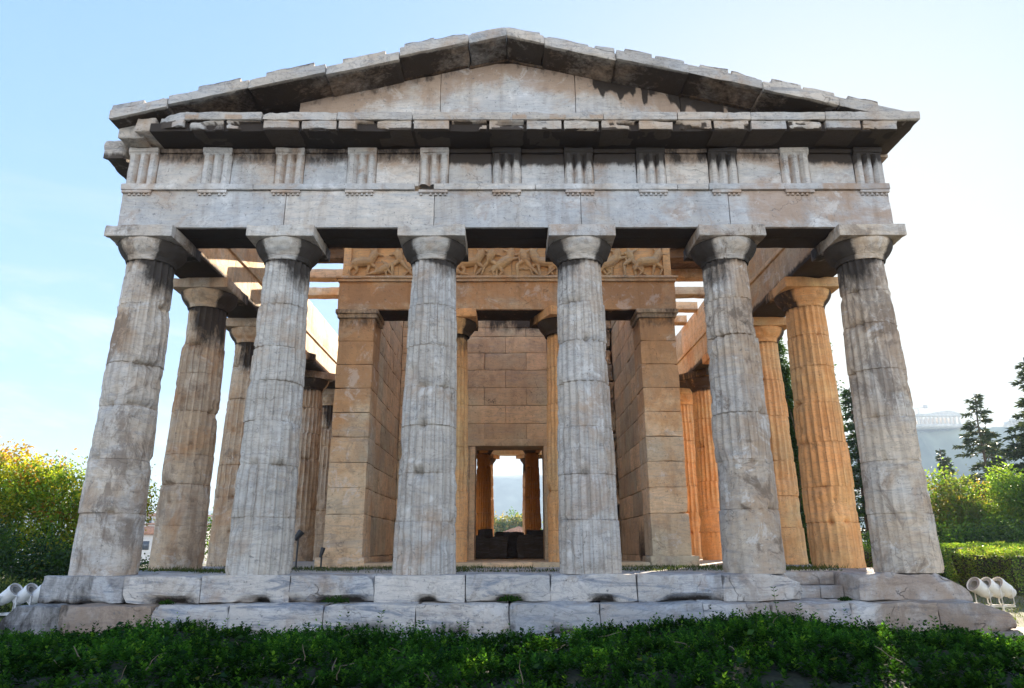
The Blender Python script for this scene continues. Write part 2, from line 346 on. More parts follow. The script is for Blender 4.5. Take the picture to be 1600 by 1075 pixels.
def shaft(seed, H=5.18, R0=.509, R1=.397, nf=20, sub=8, nrow=84, flute=.055, fade=None, drums=None, rough=.012, notch=None, jit=1.):
    rs = np.random.RandomState(seed)
    if drums is None:
        k = rs.randint(6, 8); w = rs.uniform(.8, 1.25, k); drums = np.cumsum(w)/w.sum()*H
        drums = list(drums[:-1])
    edges = [0] + list(drums) + [H]
    zs = list(np.linspace(0, H, nrow))
    for d in drums: zs = [z for z in zs if abs(z - d) > .03] + [d-.028, d-.009, d-.0045, d+.0045, d+.009, d+.028]
    zs = np.array(sorted(zs)); th = np.arange(nf*sub)*2*np.pi/(nf*sub)
    Z, TH = np.meshgrid(zs, th, indexing='ij')
    t = Z/H; R = R0 + (R1 - R0)*t + .012*np.sin(np.pi*t)
    di = np.searchsorted(np.array(drums), Z)
    offx, offy, rot, sc = rs.normal(0, .006*jit, 20), rs.normal(0, .006*jit, 20), rs.normal(0, .012*jit, 20), rs.normal(1, .006*jit, 20)
    ph = TH + rot[di]
    fr = (ph*nf/(2*np.pi)) % 1.0
    sh = 1 - (np.abs(fr - .5)*2)**2
    P3 = np.stack([np.cos(TH)*.5, np.sin(TH)*.5, Z], -1)
    fd = np.ones_like(Z) if fade is None else np.clip(fade(Z, TH) + .35*fbm(P3*2.2, seed+5, 3), .08, 1)
    wear = .5 + .5*sstep(-.45, .25, fbm(P3*np.array([6, 6, 1.6]), seed+9, 3))
    topf = sstep(H, H-.06, Z)*.0 + 1
    r = R - flute*(R/R0)*fd*sh*(.75+.25*wear)*topf - (1-fd)*flute*.55 - (1-wear)*.012*(1-sh)
    r = r*sc[di]
    r -= .75*rough*(.5 + fbm(P3*3.3, seed, 4)*.9)
    r -= .006*np.clip(fbm(P3*12, seed+3, 2), 0, 1)
    big = np.clip(fbm(P3*np.array([2.2, 2.2, 2.6]), seed+20, 4)*3 - .75, 0, 1); r -= .036*big
    sp_ = np.clip(fbm(P3*np.array([7, 7, 5.0]), seed+25, 3)*3 - .8, 0, 1)*(1-sh); r -= .035*sp_
    for d in drums:
        near = np.exp(-((Z-d)/.05)**2); ch = np.clip(fbm(P3*np.array([4.5, 4.5, .8])+d, seed+31, 2)*2.4 - .5, 0, 1)
        r -= .11*ch*near
        r -= .013*(np.abs(Z-d) < .006)*np.clip(.5+1.5*fbm(P3*2.5, seed+78, 2), .1, 1)
    base = np.exp(-(Z/.10)**2)*np.clip(fbm(P3*4, seed+41, 2)*2.2-.2, 0, 1); r -= .06*base
    if notch is not None: r -= notch(Z, TH)
    X = r*np.cos(TH) + offx[di]; Y = r*np.sin(TH) + offy[di]
    V = np.stack([X, Y, Z], -1).reshape(-1, 3); n = len(th); m = len(zs)
    i = np.arange(m*n).reshape(m, n); j = np.roll(i, -1, 1)
    q = np.stack([i[:-1], j[:-1], j[1:], i[1:]], -1).reshape(-1, 4)
    mb = MB().add(V, q)
    ln = .9*np.exp(-(sh/.17)**2)*(.35+.65*fd)*(.5+.5*(1-wear)) + .35*sstep(.5, 1, sh)*(((fr > .5)*1.0))*fd + .45*np.exp(-((np.min(np.abs(Z[..., None]-np.array(drums)), -1))/.008)**2)*np.clip(.4+1.6*fbm(P3*3, seed+77, 2), 0, 1)
    mb.line = ln.reshape(-1); return mb
def capital_echinus():
    pr = [(.385, 5.16), (.403, 5.175), (.405, 5.20), (.412, 5.205), (.412, 5.222), (.421, 5.226), (.421, 5.243), (.432, 5.248), (.44, 5.262)]
    for k in range(8):
        t = (k+1)/8; pr.append((.44 + .125*math.sin(t*1.45)/math.sin(1.45), 5.262 + .225*t**1.15))
    pr += [(.558, 5.503), (.3, 5.505)]
    mb = MB(); lathe(mb, pr, 72)
    V = mb.v[0]; n = fbm(V*4, 71, 3); rr = np.linalg.norm(V[:, :2], axis=1, keepdims=True)
    V[:, :2] -= V[:, :2]/np.maximum(rr, .01)*np.clip(n*1.6-.35, 0, 1)[:, None]*.06
    V[:, :2] *= (1 + .008*fbm(V*9, 73, 2))[:, None]
    return mb
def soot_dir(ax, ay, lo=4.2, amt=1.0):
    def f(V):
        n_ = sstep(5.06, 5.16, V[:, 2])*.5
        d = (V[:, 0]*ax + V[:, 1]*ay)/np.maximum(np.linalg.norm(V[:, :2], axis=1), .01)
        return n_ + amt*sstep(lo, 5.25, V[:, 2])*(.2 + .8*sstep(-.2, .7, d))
    return f

def make_column(seed, x, y, mat, smat=None, rz=0, sd=(.5, .3), lo=4.3, amt=.9, warm=None, detail=True, proto=None, abseed=None, esoot=.95, fx=0., fl_=0, **kw):
    if proto is not None:
        o = copy_tree(proto, temple); o.location = (x, y, 0); o.rotation_euler[2] = rz; return o
    mb = shaft(seed, **kw)
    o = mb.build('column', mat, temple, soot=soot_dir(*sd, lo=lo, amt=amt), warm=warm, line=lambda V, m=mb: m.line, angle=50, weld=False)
    o.location = (x, y, 0); o.rotation_euler[2] = rz
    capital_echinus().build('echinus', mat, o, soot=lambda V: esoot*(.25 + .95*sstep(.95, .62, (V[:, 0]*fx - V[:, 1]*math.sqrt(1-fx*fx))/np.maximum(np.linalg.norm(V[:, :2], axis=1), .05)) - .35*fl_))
    a = MB(); wblock(a, -.575, .575, -.575, .575, 5.503, 5.713, res=.05, rough=.008, chip=.10, seed=seed*3 + 1)
    a.build('abacus', mat, o, soot=lambda V: .25 + .5*sstep(-.1, .5, V[:, 1]))
    return o
def fade1(Z, T): return sstep(2.6, 4.0, Z)*.85 + .22
def notch1(Z, T):
    a = ((T - math.radians(-38) + math.pi) % (2*math.pi)) - math.pi
    m = sstep(.50, .44, np.abs(a))*sstep(2.62, 2.66, Z)*sstep(3.36, 3.30, Z)
    e = sstep(.52, .50, np.abs(a))*(np.exp(-((Z-3.33)/.05)**2) + np.exp(-((Z-2.65)/.035)**2))
    return .018*m + .09*np.clip(e, 0, 1)
def fade5(Z, T): return sstep(1.6, 2.3, Z)*.85 + .25
def fade6(Z, T): return sstep(1.5, 3.0, Z)*.7 + .35
D = lambda *a: [x for x in a]
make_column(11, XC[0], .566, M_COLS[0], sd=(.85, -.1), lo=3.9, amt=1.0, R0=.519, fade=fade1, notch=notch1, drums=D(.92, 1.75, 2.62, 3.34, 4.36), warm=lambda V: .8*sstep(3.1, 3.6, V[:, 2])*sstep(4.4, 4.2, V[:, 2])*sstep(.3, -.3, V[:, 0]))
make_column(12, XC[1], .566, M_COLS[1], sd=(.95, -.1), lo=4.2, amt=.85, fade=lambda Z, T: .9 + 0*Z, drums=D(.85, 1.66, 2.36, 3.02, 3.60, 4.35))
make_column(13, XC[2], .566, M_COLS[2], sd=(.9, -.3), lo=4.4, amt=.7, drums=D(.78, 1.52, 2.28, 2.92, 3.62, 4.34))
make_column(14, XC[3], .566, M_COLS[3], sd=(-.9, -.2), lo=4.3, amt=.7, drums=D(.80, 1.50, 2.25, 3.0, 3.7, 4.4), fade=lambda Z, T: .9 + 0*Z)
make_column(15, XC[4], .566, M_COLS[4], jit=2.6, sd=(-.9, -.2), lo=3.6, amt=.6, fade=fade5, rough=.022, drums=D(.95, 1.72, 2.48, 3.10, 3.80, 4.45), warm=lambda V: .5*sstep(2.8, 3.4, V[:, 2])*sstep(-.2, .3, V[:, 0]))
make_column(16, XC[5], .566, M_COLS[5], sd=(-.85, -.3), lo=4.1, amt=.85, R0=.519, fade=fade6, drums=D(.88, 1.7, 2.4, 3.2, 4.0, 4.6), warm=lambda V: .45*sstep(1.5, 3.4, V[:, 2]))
# flank columns: three worn shafts, each cut once and repeated at turns
fl = [make_column(21, XC[0], YF[0], M_FLANK, sd=(.6, -.5), lo=3.2, amt=.9, sub=6, fl_=1, fade=lambda Z, T: sstep(.8, 2.8, Z)*.85+.12, rough=.018),
      make_column(22, XC[0], YF[1], M_FLANK, sd=(.6, -.5), lo=3.5, amt=.9, sub=6, fl_=1, fade=lambda Z, T: sstep(.3, 2.0, Z)*.8+.2, rough=.014),
      make_column(23, XC[5], YF[0], M_FLANK_LIT, sd=(.1, .8), lo=3.4, amt=.6, sub=6, fl_=1, fade=lambda Z, T: sstep(.5, 1.6, Z)*.5+.5, rough=.014),
      make_column(24, XC[5], YF[1], M_FLANK_LIT, sd=(.1, .8), lo=3.8, amt=.5, sub=6, fl_=1, fade=lambda Z, T: sstep(.9, 2.2, Z)*.8+.15, rough=.014)]
for k in range(2, 11):
    make_column(0, XC[0], YF[k], None, proto=fl[k % 2], rz=[0, math.pi/2, -.6, 2.2][k % 4])
    make_column(0, XC[5], YF[k], None, proto=fl[2 + k % 2], rz=[0, math.pi/2, -math.pi/2, 2.2][k % 4])
for i, x in enumerate(XC):
    make_column(0, x, YF[11], None, proto=fl[(i*3) % 4], rz=i*1.3)

# ---- steps
def joints(a, b, step, seed, jit=.15):
    rs = np.random.RandomState(seed); n = max(1, int(round((b-a)/step))); x = np.linspace(a, b, n+1)
    x[1:-1] += rs.uniform(-jit, jit, n-1); return x
def chamfer_end(xe, w, h, zt, sgn):
    def f(P):
        d = np.clip((sgn*(P[:, 0] - xe) + w)/w, 0, 1); P = P.copy()
        zz = np.clip((P[:, 2] - (zt - h))/h, 0, 1)
        P[:, 0] -= sgn*w*.8*d*(1-np.sqrt(np.clip(1-zz**2*.98, 0, 1)))*(1 + .25*fbm(P*2, 7, 3))
        P[:, 2] -= h*.22*d**2*zz
        return P
    return f
def hollow(cx, w, dep, zlo, h):
    def f(P):
        m = np.exp(-((P[:, 0]-cx)/w)**4)*sstep(zlo+h, zlo, P[:, 2])*(P[:, 1] < .3); P = P.copy(); P[:, 1] += m*dep; return P
    return f
mb = MB(); js = [-6.86, -5.65, -4.51, -3.21, -1.97, -.61, .64, 1.92, 3.19, 4.40]
hol = {1: (-4.95, .34), 2: (-3.62, .13), 3: (-2.45, .44), 4: (-1.18, .15), 5: (.05, .24), 6: (1.42, .19), 7: (2.72, .40)}
for i in range(len(js)-1):
    fn = hollow(hol[i][0], hol[i][1], .16, -.375, .12) if i in hol else None
    if i == 8:
        def fn(P):
            P = P.copy(); d = np.clip((P[:, 0]-3.85)/.55, 0, 1)*sstep(.9, .1, P[:, 1]); P[:, 2] -= d**2*.12*(P[:, 2] > -.2); P[:, 0] -= .1*d*np.clip((P[:, 2]+.37)/.37, 0, 1); return P
    wblock(mb, js[i]+.004, js[i+1]-.004, 0, 1.15, -.375, 0, res=.05, rough=.020, chip=.15 if i not in (4, 5) else .07, fn=fn)
wblock(mb, 5.19, 6.86, 0, 1.15, -.375, 0, res=.05, rough=.035, chip=.16, fn=chamfer_end(6.86, .5, .375, 0, 1))
wblock(mb, 4.41, 5.18, .74, 1.15, -.185, -.002, res=.06, rough=.012, chip=.05)
wblock(mb, 4.41, 4.82, .46, 1.15, -.375, -.189, res=.06, rough=.012, chip=.04); wblock(mb, 4.828, 5.18, .46, 1.15, -.375, -.189, res=.06, rough=.012, chip=.04)
for s_ in (-1, 1):
    jy = joints(1.155, 31.776, 1.29, 5)
    for a, b in zip(jy[:-1], jy[1:]): 
        xs = sorted((s_*5.75, s_*6.86)); wblock(mb, xs[0], xs[1], a+.004, b-.004, -.375, 0, res=.16, rough=.012, chip=.07)
pv = MB()
for i, (a, b) in enumerate(zip(*(lambda j: (j[:-1], j[1:]))(joints(-5.74, 5.74, 1.29, 9)))):
    wblock(pv, a+.004, b-.004, 1.158, 2.4, -.3, -.004, res=.15, rough=.008, chip=.05)
    wblock(pv, a+.004, b-.004, 2.408, 4.1, -.3, -.012, res=.18, rough=.008, chip=.05)
box(pv, -5.74, 5.74, 4.11, 31.7, -.3, -.006)
pv.build('pavement', M_PAVE, temple)
HOL = list(hol.values())
def dirt(V, z0): return sum(np.exp(-((V[:, 0]-c)/(w*.9))**4) for c, w in HOL)*sstep(z0+.16, z0+.02, V[:, 2])*(V[:, 1] < .35)
mb.build('stylobate', M_STEP, temple, soot=lambda V: .8*dirt(V, -.375) + .25*sstep(.25, .0, V[:, 1])*sstep(-.28, -.375, V[:, 2]) + .45*(V[:, 0] < -6.1)*(V[:, 1] < .1), warm=lambda V: .30*(V[:, 0] > 4.6) - .3*(np.abs(V[:, 0]) < 2))
mb = MB(); js = [-7.24, -6.31, -5.01, -3.93, -2.59, -1.28, .02, 1.33, 2.78, 3.75, 4.86, 6.1, 7.27]
def endL(P):
    P = P.copy(); d = np.clip((-6.6 - P[:, 0])/.6, 0, 1); zz = np.clip((P[:, 2]+.76)/.38, 0, 1); P[:, 0] += d*.32*zz; return P
for i in range(len(js)-1):
    fn = endL if i == 0 else (chamfer_end(7.27, .6, .37, -.38, 1) if i == len(js)-2 else None)
    if i in (2, 4, 8, 9): fn = hollow((js[i]+js[i+1])/2, .3, .2, -.76, .16)
    wblock(mb, js[i]+.004, js[i+1]-.004, -.385 + [0, .02, .0, .03][i % 4], 1.0, -.76, -.379, res=.05, rough=.034, chip=.22, fn=fn)
for s_ in (-1, 1):
    jy = joints(1.005, 32.1, 1.29, 15)
    for a, b in zip(jy[:-1], jy[1:]): xs = sorted((s_*6.3, s_*7.24)); wblock(mb, xs[0], xs[1], a+.004, b-.004, -.76, -.379, res=.18, rough=.014, chip=.09)
mb.build('step', M_STEP, temple, soot=lambda V: .45*sstep(-.45, -.72, V[:, 2])*np.clip(.5+1.5*fbm(V*1.3, 3, 2), 0, 1.5) + .5*(V[:, 0] < -6.2), warm=lambda V: .9*(V[:, 0] < -5.0)*(V[:, 0] > -6.3) + .2*(V[:, 0] > 3.4))
mb = MB(); js = joints(-7.62, 7.66, 1.29, 33)
for i in range(len(js)-1): wblock(mb, js[i]+.004, js[i+1]-.004, -.80, .9, -1.15, -.764, res=.09, rough=.03, chip=.15)
for s_ in (-1, 1):
    jy = joints(.91, 32.5, 1.29, 35)
    for a, b in zip(jy[:-1], jy[1:]): xs = sorted((s_*6.6, s_*7.62)); wblock(mb, xs[0], xs[1], a+.004, b-.004, -1.15, -.764, res=.2, rough=.02, chip=.1)
mb.build('step', M_STEP, temple, soot=lambda V: .3 + 0*V[:, 0], warm=lambda V: .5*(V[:, 0] > 6))

# ---- front entablature
mb = MB()
for a, b in ((-6.74, -3.874), (-3.866, -1.274), (-1.266, 1.296), (1.304, 3.896), (3.904, 6.74)):
    fn = None
    if a == -1.266:
        fn = lambda P: P + np.stack([0*P[:, 0], .03*np.clip(fbm(P*2.4, 5, 3)*2.2-.5, 0, 1)*(P[:, 1] < .3), 0*P[:, 0]], -1)
    wblock(mb, a, b, .116, .56, 5.716, 6.42, res=.09, rough=.004, chip=.025, fn=fn)
    wblock(mb, a, b, .57, 1.01, 5.718, 6.5, res=.12, rough=.006, chip=.05)
arch = mb.build('architrave', M_FACADE, temple, soot=lambda V: 1.1*(V[:, 2] < 5.75)*(V[:, 1] > .14), warm=lambda V: .35*(V[:, 0] > 4.2) + .25*sstep(6.25, 6.42, V[:, 2]) + .5*(V[:, 1] > .6))  # underside darkened for both soot and shade
mb = MB()
for a, b in ((-6.76, -4.45), (-4.446, -1.62), (-1.28, .5), (.506, 3.0), (3.006, 3.56), (3.566, 6.76)): wblock(mb, a, b, .062, .16, 6.424, 6.54, res=.06, rough=.006, chip=.035)
mb.build('taenia', M_FACADE, arch, warm=lambda V: .6*(V[:, 0] > 5.6) + .3*(V[:, 0] < -6.2))
XT = [-6.485] + [1.2915*k for k in range(-4, 5)] + [6.485]
for i, x in enumerate(XT):
    mb = MB(); wblock(mb, x-.255, x+.255, .066, .15, 6.365, 6.421, res=.05, rough=.004, chip=.02)
    for k in range(6):
        if (i*7 + k*5) % 11 == 0: continue
        gx = x - .2125 + .085*k
        lathe(mb, [(.0, 6.322), (.026, 6.322), (.022, 6.3655)], 10, (gx, .108, 0))
    mb.build('regula', M_FACADE, arch, warm=lambda V: .5 + 0*V[:, 0])
# frieze
mb = MB(); box(mb, -6.70, 6.70, .30, .60, 6.541, 7.38); frieze = mb.build('frieze', M_FACADE, temple)
def triglyph(x, seed, broken=False):
    w, d = .255, .075; y0, y1 = .098, .30
    xs = []; ys = []
    def add(a, b): xs.append(a); ys.append(b)
    add(-w, y0 + .055); add(-w+.045, y0)
    for c in (-.085, .085):
        add(c-.058, y0); add(c, y0+d); add(c+.058, y0)
    add(w-.045, y0); add(w, y0+.055); 
    mb = MB(); zs = np.concatenate([np.linspace(6.543, 7.12, 22), np.linspace(7.14, 7.18, 3)]); n = len(xs)
    X, Z = np.meshgrid(np.array(xs) + x, zs); Y = np.broadcast_to(np.array(ys), X.shape).copy()
    topf = sstep(7.12, 7.17, Z); Y = Y*(1-topf) + (y0+.004)*topf
    P = np.stack([X, Y, Z], -1)
    w_ = np.clip(fbm(P*np.array([5, 5, 2.2]), seed, 3)*2 - .35, 0, 1)*(1.0 if broken else .5)
    P[..., 1] = np.minimum(P[..., 1] + .05*w_, y0+d+.01); P[..., 0] += .008*fbm(P*6, seed+4, 2)
    m = len(zs); i = np.arange(m*n).reshape(m, n)
    mb.add(P, np.stack([i[:-1, :-1], i[:-1, 1:], i[1:, 1:], i[1:, :-1]], -1).reshape(-1, 4))
    box(mb, x-w, x-w+.004, y0+.056, y1, 6.543, 7.18); box(mb, x+w-.004, x+w, y0+.056, y1, 6.543, 7.18)
    wblock(mb, x-w-.004, x+w+.004, y0-.012, y1, 7.181, 7.275, res=.06, rough=.006, chip=.04)
    return mb
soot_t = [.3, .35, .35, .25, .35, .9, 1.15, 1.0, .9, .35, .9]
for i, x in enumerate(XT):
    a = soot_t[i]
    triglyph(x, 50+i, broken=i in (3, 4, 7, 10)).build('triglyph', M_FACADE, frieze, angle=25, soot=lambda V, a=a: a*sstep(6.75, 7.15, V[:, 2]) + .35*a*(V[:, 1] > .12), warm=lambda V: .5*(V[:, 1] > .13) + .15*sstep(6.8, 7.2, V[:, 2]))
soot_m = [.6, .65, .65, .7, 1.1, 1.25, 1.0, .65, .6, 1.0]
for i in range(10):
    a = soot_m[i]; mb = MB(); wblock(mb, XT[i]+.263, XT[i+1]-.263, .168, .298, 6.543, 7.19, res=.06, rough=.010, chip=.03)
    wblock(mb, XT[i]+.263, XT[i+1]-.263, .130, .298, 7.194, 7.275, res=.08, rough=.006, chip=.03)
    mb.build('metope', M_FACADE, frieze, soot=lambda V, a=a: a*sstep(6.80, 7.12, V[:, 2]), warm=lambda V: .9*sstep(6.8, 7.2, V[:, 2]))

# horizontal cornice
mb = MB(); wblock(mb, -6.15, 6.75, -.40, .6, 7.279, 7.44, res=.2, rough=.01, chip=.03)
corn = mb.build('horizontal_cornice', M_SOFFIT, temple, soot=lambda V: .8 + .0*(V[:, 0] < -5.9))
gj = [-6.02, -5.53, -4.21, -2.92, -1.62, .09, 1.67, 2.95, 4.22, 5.51, 7.16]
def wavy(seed, amt=.03):
    def f(P):
        P = P.copy(); P[:, 2] += amt*fbm(np.stack([P[:, 0]*2.2, 0*P[:, 0], 0*P[:, 0]+seed], -1), seed, 3)*(P[:, 2] < 7.45); return P
    return f
for i in range(len(gj)-1):
    mb = MB(); x0, x1 = gj[i]+.004, gj[i+1]-.004
    ch = .05
    if i == 0:
        def fn(P):
            P = P.copy(); d = np.clip((-5.62 - P[:, 0])/.4, 0, 1); P[:, 1] += .14*d*(1+.8*fbm(P*5, 3, 3))*(P[:, 1] < 0); P[:, 2] -= .04*d*(P[:, 2] > 7.5); return P
        wblock(mb, x0, x1, -.49, -.305, 7.32, 7.61, res=.05, rough=.05, chip=.16, fn=fn)
    else:
        if i == len(gj)-2:
            wblock(mb, x0, x1, -.49, .62, 7.455, 7.615, res=.06, rough=.012, chip=.06)
        else:
            wblock(mb, x0, x1, -.49, -.305, 7.455, 7.605, res=.05, rough=.012 if i != 2 else .03, chip=.07 if i != 2 else .13)
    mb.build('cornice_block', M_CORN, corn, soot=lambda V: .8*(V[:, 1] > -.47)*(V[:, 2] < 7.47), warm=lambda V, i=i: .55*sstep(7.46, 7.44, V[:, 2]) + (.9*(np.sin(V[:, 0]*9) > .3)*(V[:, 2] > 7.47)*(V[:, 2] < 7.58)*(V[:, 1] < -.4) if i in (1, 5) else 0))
BIT = {-8: .5, -7: .9, -4: .7, -1: .9, 0: .5, 1: .3, 3: .8, 5: .9, 6: .6, 8: .8}
for k in range(-8, 11):
    x = .6458*k; b = BIT.get(k, .12); mb = MB()
    def bite(P, b=b, k=k):
        P = P.copy(); n = np.clip(fbm(P*np.array([2.6, 0, 3.5]) + k*3.1, 17, 3)*2.2 + b - .55, 0, 1)*(P[:, 1] < -.2)
        P[:, 1] += .24*n*b*sstep(7.44, 7.40, P[:, 2]); P[:, 2] += .06*n*(P[:, 2] < 7.36); return P
    wblock(mb, x-.300, x+.300, -.466, .06, 7.270 + .008*(k % 3), 7.453, res=.045, rough=.012, chip=.07, fn=bite)
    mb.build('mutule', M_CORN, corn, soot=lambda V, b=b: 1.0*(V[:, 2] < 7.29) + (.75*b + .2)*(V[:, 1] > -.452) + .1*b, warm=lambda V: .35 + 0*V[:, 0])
# broken left corner
mb = MB()
wblock(mb, -6.80, -6.34, -.20, .62, 7.28, 7.53, res=.05, rough=.04, chip=.10, seed=611)
wblock(mb, -6.40, -6.10, -.34, .62, 7.30, 7.56, res=.05, rough=.05, chip=.12, seed=612)
mb.build('broken_corner_block', M_CORN, corn, warm=lambda V: .4 + 0*V[:, 0], soot=lambda V: .25*(V[:, 2] < 7.36))
mb = MB(); wblock(mb, -7.22, -6.86, .12, 1.25, 7.10, 7.44, res=.06, rough=.05, chip=.14, seed=613)
mb.build('broken_corner_block', M_CORN, corn, soot=lambda V: .8*sstep(7.3, 7.1, V[:, 2]))

# tympanum
RZ = lambda x: 9.17 - .2485*np.abs(x)
ty = MB()
tx = [-3.80, -1.22, 1.27, 3.2, 4.5, 5.9]
for a, b in zip(tx[:-1], tx[1:]):
    def fn(P, a=a, b=b):
        P = P.copy(); zt = np.minimum(RZ(P[:, 0]) + .015, 9.10); P[:, 2] = 7.56 + (P[:, 2]-7.56)*(zt-7.56); return P
    wblock(ty, a+.004, b-.004, .15, .5, 7.56, 8.56, res=.05, rough=.010, chip=.02, fn=fn)
def fn(P):
    P = P.copy(); P[:, 2] -= .2*np.clip((-3.9-P[:, 0])/.4, 0, 1)*(P[:, 2] > 7.7); return P
wblock(ty, -4.30, -3.81, .22, .6, 7.56, 7.98, res=.07, rough=.05, chip=.12, fn=fn)
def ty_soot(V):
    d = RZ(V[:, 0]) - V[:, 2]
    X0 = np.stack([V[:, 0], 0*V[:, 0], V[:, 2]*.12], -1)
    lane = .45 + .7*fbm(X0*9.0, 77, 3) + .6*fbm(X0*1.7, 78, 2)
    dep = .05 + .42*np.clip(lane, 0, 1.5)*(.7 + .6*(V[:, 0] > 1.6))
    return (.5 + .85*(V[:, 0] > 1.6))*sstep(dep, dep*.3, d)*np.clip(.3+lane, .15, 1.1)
tymp = ty.build('tympanum', M_FACADE, temple, soot=ty_soot, warm=lambda V: 1.1*sstep(.75, .1, RZ(V[:, 0]) - V[:, 2]) + .3*(V[:, 0] > 3))
bk = MB(); prism(bk, [(-6.3, 7.5), (6.3, 7.5), (6.3, 7.63), (0, 9.21), (-6.3, 7.63)], 1, 1.0, .62); bk.build('tympanum_backing', M_SOFFIT, temple, soot=lambda V: .8+0*V[:, 0], smooth=False)

# raking cornice slabs
rj = {-1: [-.670, -1.90, -3.18, -4.50, -5.86, -6.82], 1: [.670, 1.95, 3.21, 4.49, 5.79, 6.95]}
def rake_fn(P):
    P = P.copy(); P[:, 2] += RZ(P[:, 0]); return P
mb = MB(); wblock(mb, -.70, .70, .12, .62, -.03, .10, res=.1, rough=.006, chip=.01, fn=rake_fn)
for s_ in (-1, 1): 
    xs = sorted((s_*.71, s_*6.3)); wblock(mb, xs[0], xs[1], .10, .62, .03, .10, res=.3, rough=.006, chip=.02, fn=rake_fn)
for s_ in (-1, 1):
    xs = sorted((s_*.60, s_*.75)); wblock(mb, xs[0], xs[1], .0, .60, .108, .165, res=.1, rough=.004, chip=.01, fn=rake_fn)
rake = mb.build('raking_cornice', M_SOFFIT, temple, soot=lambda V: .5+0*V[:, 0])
def rslab(x0, x1, seed, caps, drop=0., dy=0.):
    mb = MB(); a, b = sorted((x0, x1))
    wblock(mb, a+.003, b-.003, -.50+dy, .66, .012-drop, .185-drop, res=.06, rough=.013, chip=.055, seed=seed, fn=rake_fn)
    for (c0, c1, h, yo) in caps:
        wblock(mb, a + (b-a)*c0, a + (b-a)*c1, -.485+dy+yo, .62, .186-drop, .186-drop+h*1.2, res=.05, rough=.028, chip=.11, seed=seed+500, fn=rake_fn)
    return mb
rake_soot_shade = lambda V: (.66 + .14*np.sin(V[:, 0]*2.7))*(V[:, 2] - RZ(V[:, 0]) < .075)*(V[:, 1] > -.465) + .55*(V[:, 2] - RZ(V[:, 0]) > .24)  # rake undersides get soot and painted shade in one mask
capsL = [[(.06, .5, .06, 0), (.5, .96, .05, .02)], [(.22, .80, .085, 0)], [(.22, .84, .08, 0)], [(.35, .88, .075, 0)], [(.02, .55, .07, 0), (.66, .92, .05, .03)]]
capsR = [[(.05, .62, .05, .02), (.7, .98, .065, 0)], [(.12, .5, .065, 0), (.55, .95, .05, .0)], [(.16, .55, .07, 0), (.6, .96, .06, .02)], [(.12, .52, .08, 0), (.55, .95, .06, 0)], [(.15, .6, .07, 0)]]
for s_, caps in ((-1, capsL), (1, capsR)):
    for i in range(5):
        mb = rslab(rj[s_][i], rj[s_][i+1], 700+i+10*s_, caps[i], drop=(.03*math.sin(i*2.1+s_)), dy=.02*math.sin(i*3.3+s_))
        mb.build('cornice_slab', M_CORN, rake, soot=rake_soot_shade, warm=lambda V: .6*(V[:, 1] > -.4))
mb = MB()
for s_ in (-1, 1):
    a, b = sorted((s_*.0, s_*.668)); wblock(mb, a, b, -.50, .66, .012, .185, res=.06, rough=.016, chip=.06, fn=rake_fn, seed=801+s_)
    wblock(mb, a+.03, b-.06, -.46, .62, .186, .245, res=.06, rough=.02, chip=.09, fn=rake_fn, seed=811+s_)
mb.build('cornice_slab', M_CORN, rake, soot=rake_soot_shade)

# ---- flank and rear entablature
for s_ in (-1, 1):
    mb = MB()
    ys = [1.02] + YF[:11] + [31.65]
    for i, (a, b) in enumerate(zip(ys[:-1], ys[1:])):
        xs = sorted((s_*5.84, s_*6.74)); wblock(mb, xs[0], xs[1], a+.004, b-.004, 5.716, 6.52, res=.2, rough=.006, chip=.05)
        wblock(mb, xs[0], xs[1] , a+.004+.6*(i > 0), b-.004+.6*(i < 11), 6.532, 7.40, res=.25, rough=.006, chip=.04)
    xs = sorted((s_*5.79, s_*5.9)); wblock(mb, xs[0], xs[1], 1.03, 31, 6.40, 6.49, res=.3, rough=.006, chip=.03)
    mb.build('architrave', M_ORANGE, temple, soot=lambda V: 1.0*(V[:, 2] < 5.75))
    fr = MB(); xs = sorted((s_*6.742, s_*6.80)); box(fr, xs[0], xs[1], .3, 31.4, 6.42, 6.54)
    fro = fr.build('frieze', M_FACADE, temple)
    for k in range(24):
        t = MB(); y = .9 + 1.2915*k; xs = sorted((s_*6.742, s_*6.79)); box(t, xs[0], xs[1], y-.255, y-.1, 6.542, 7.3); box(t, xs[0], xs[1], y-.08, y+.08, 6.542, 7.3); box(t, xs[0], xs[1], y+.1, y+.255, 6.542, 7.3)
        t.build('triglyph', M_FACADE, fro)
    mb = MB(); xs = sorted((s_*6.2, s_*(7.18)))
    jy = joints(.63 if s_ > 0 else 1.9, 31.8, 1.29, 61)
    for a, b in zip(jy[:-1], jy[1:]): wblock(mb, xs[0], xs[1], a+.004, b-.004, 7.405, 7.6, res=.2, rough=.015, chip=.08)
    mb.build('flank_cornice', M_CORN, temple, soot=lambda V: .6*(V[:, 2] < 7.42), warm=lambda V: .5*(V[:, 2] < 7.5))
mb = MB(); wblock(mb, -5.83, 5.83, 30.75, 31.65, 5.72, 6.52, res=.3, chip=.05); wblock(mb, -5.83, 5.83, 30.75, 31.65, 6.53, 7.4, res=.3, chip=.05)
mb.build('architrave', M_ORANGE, temple)

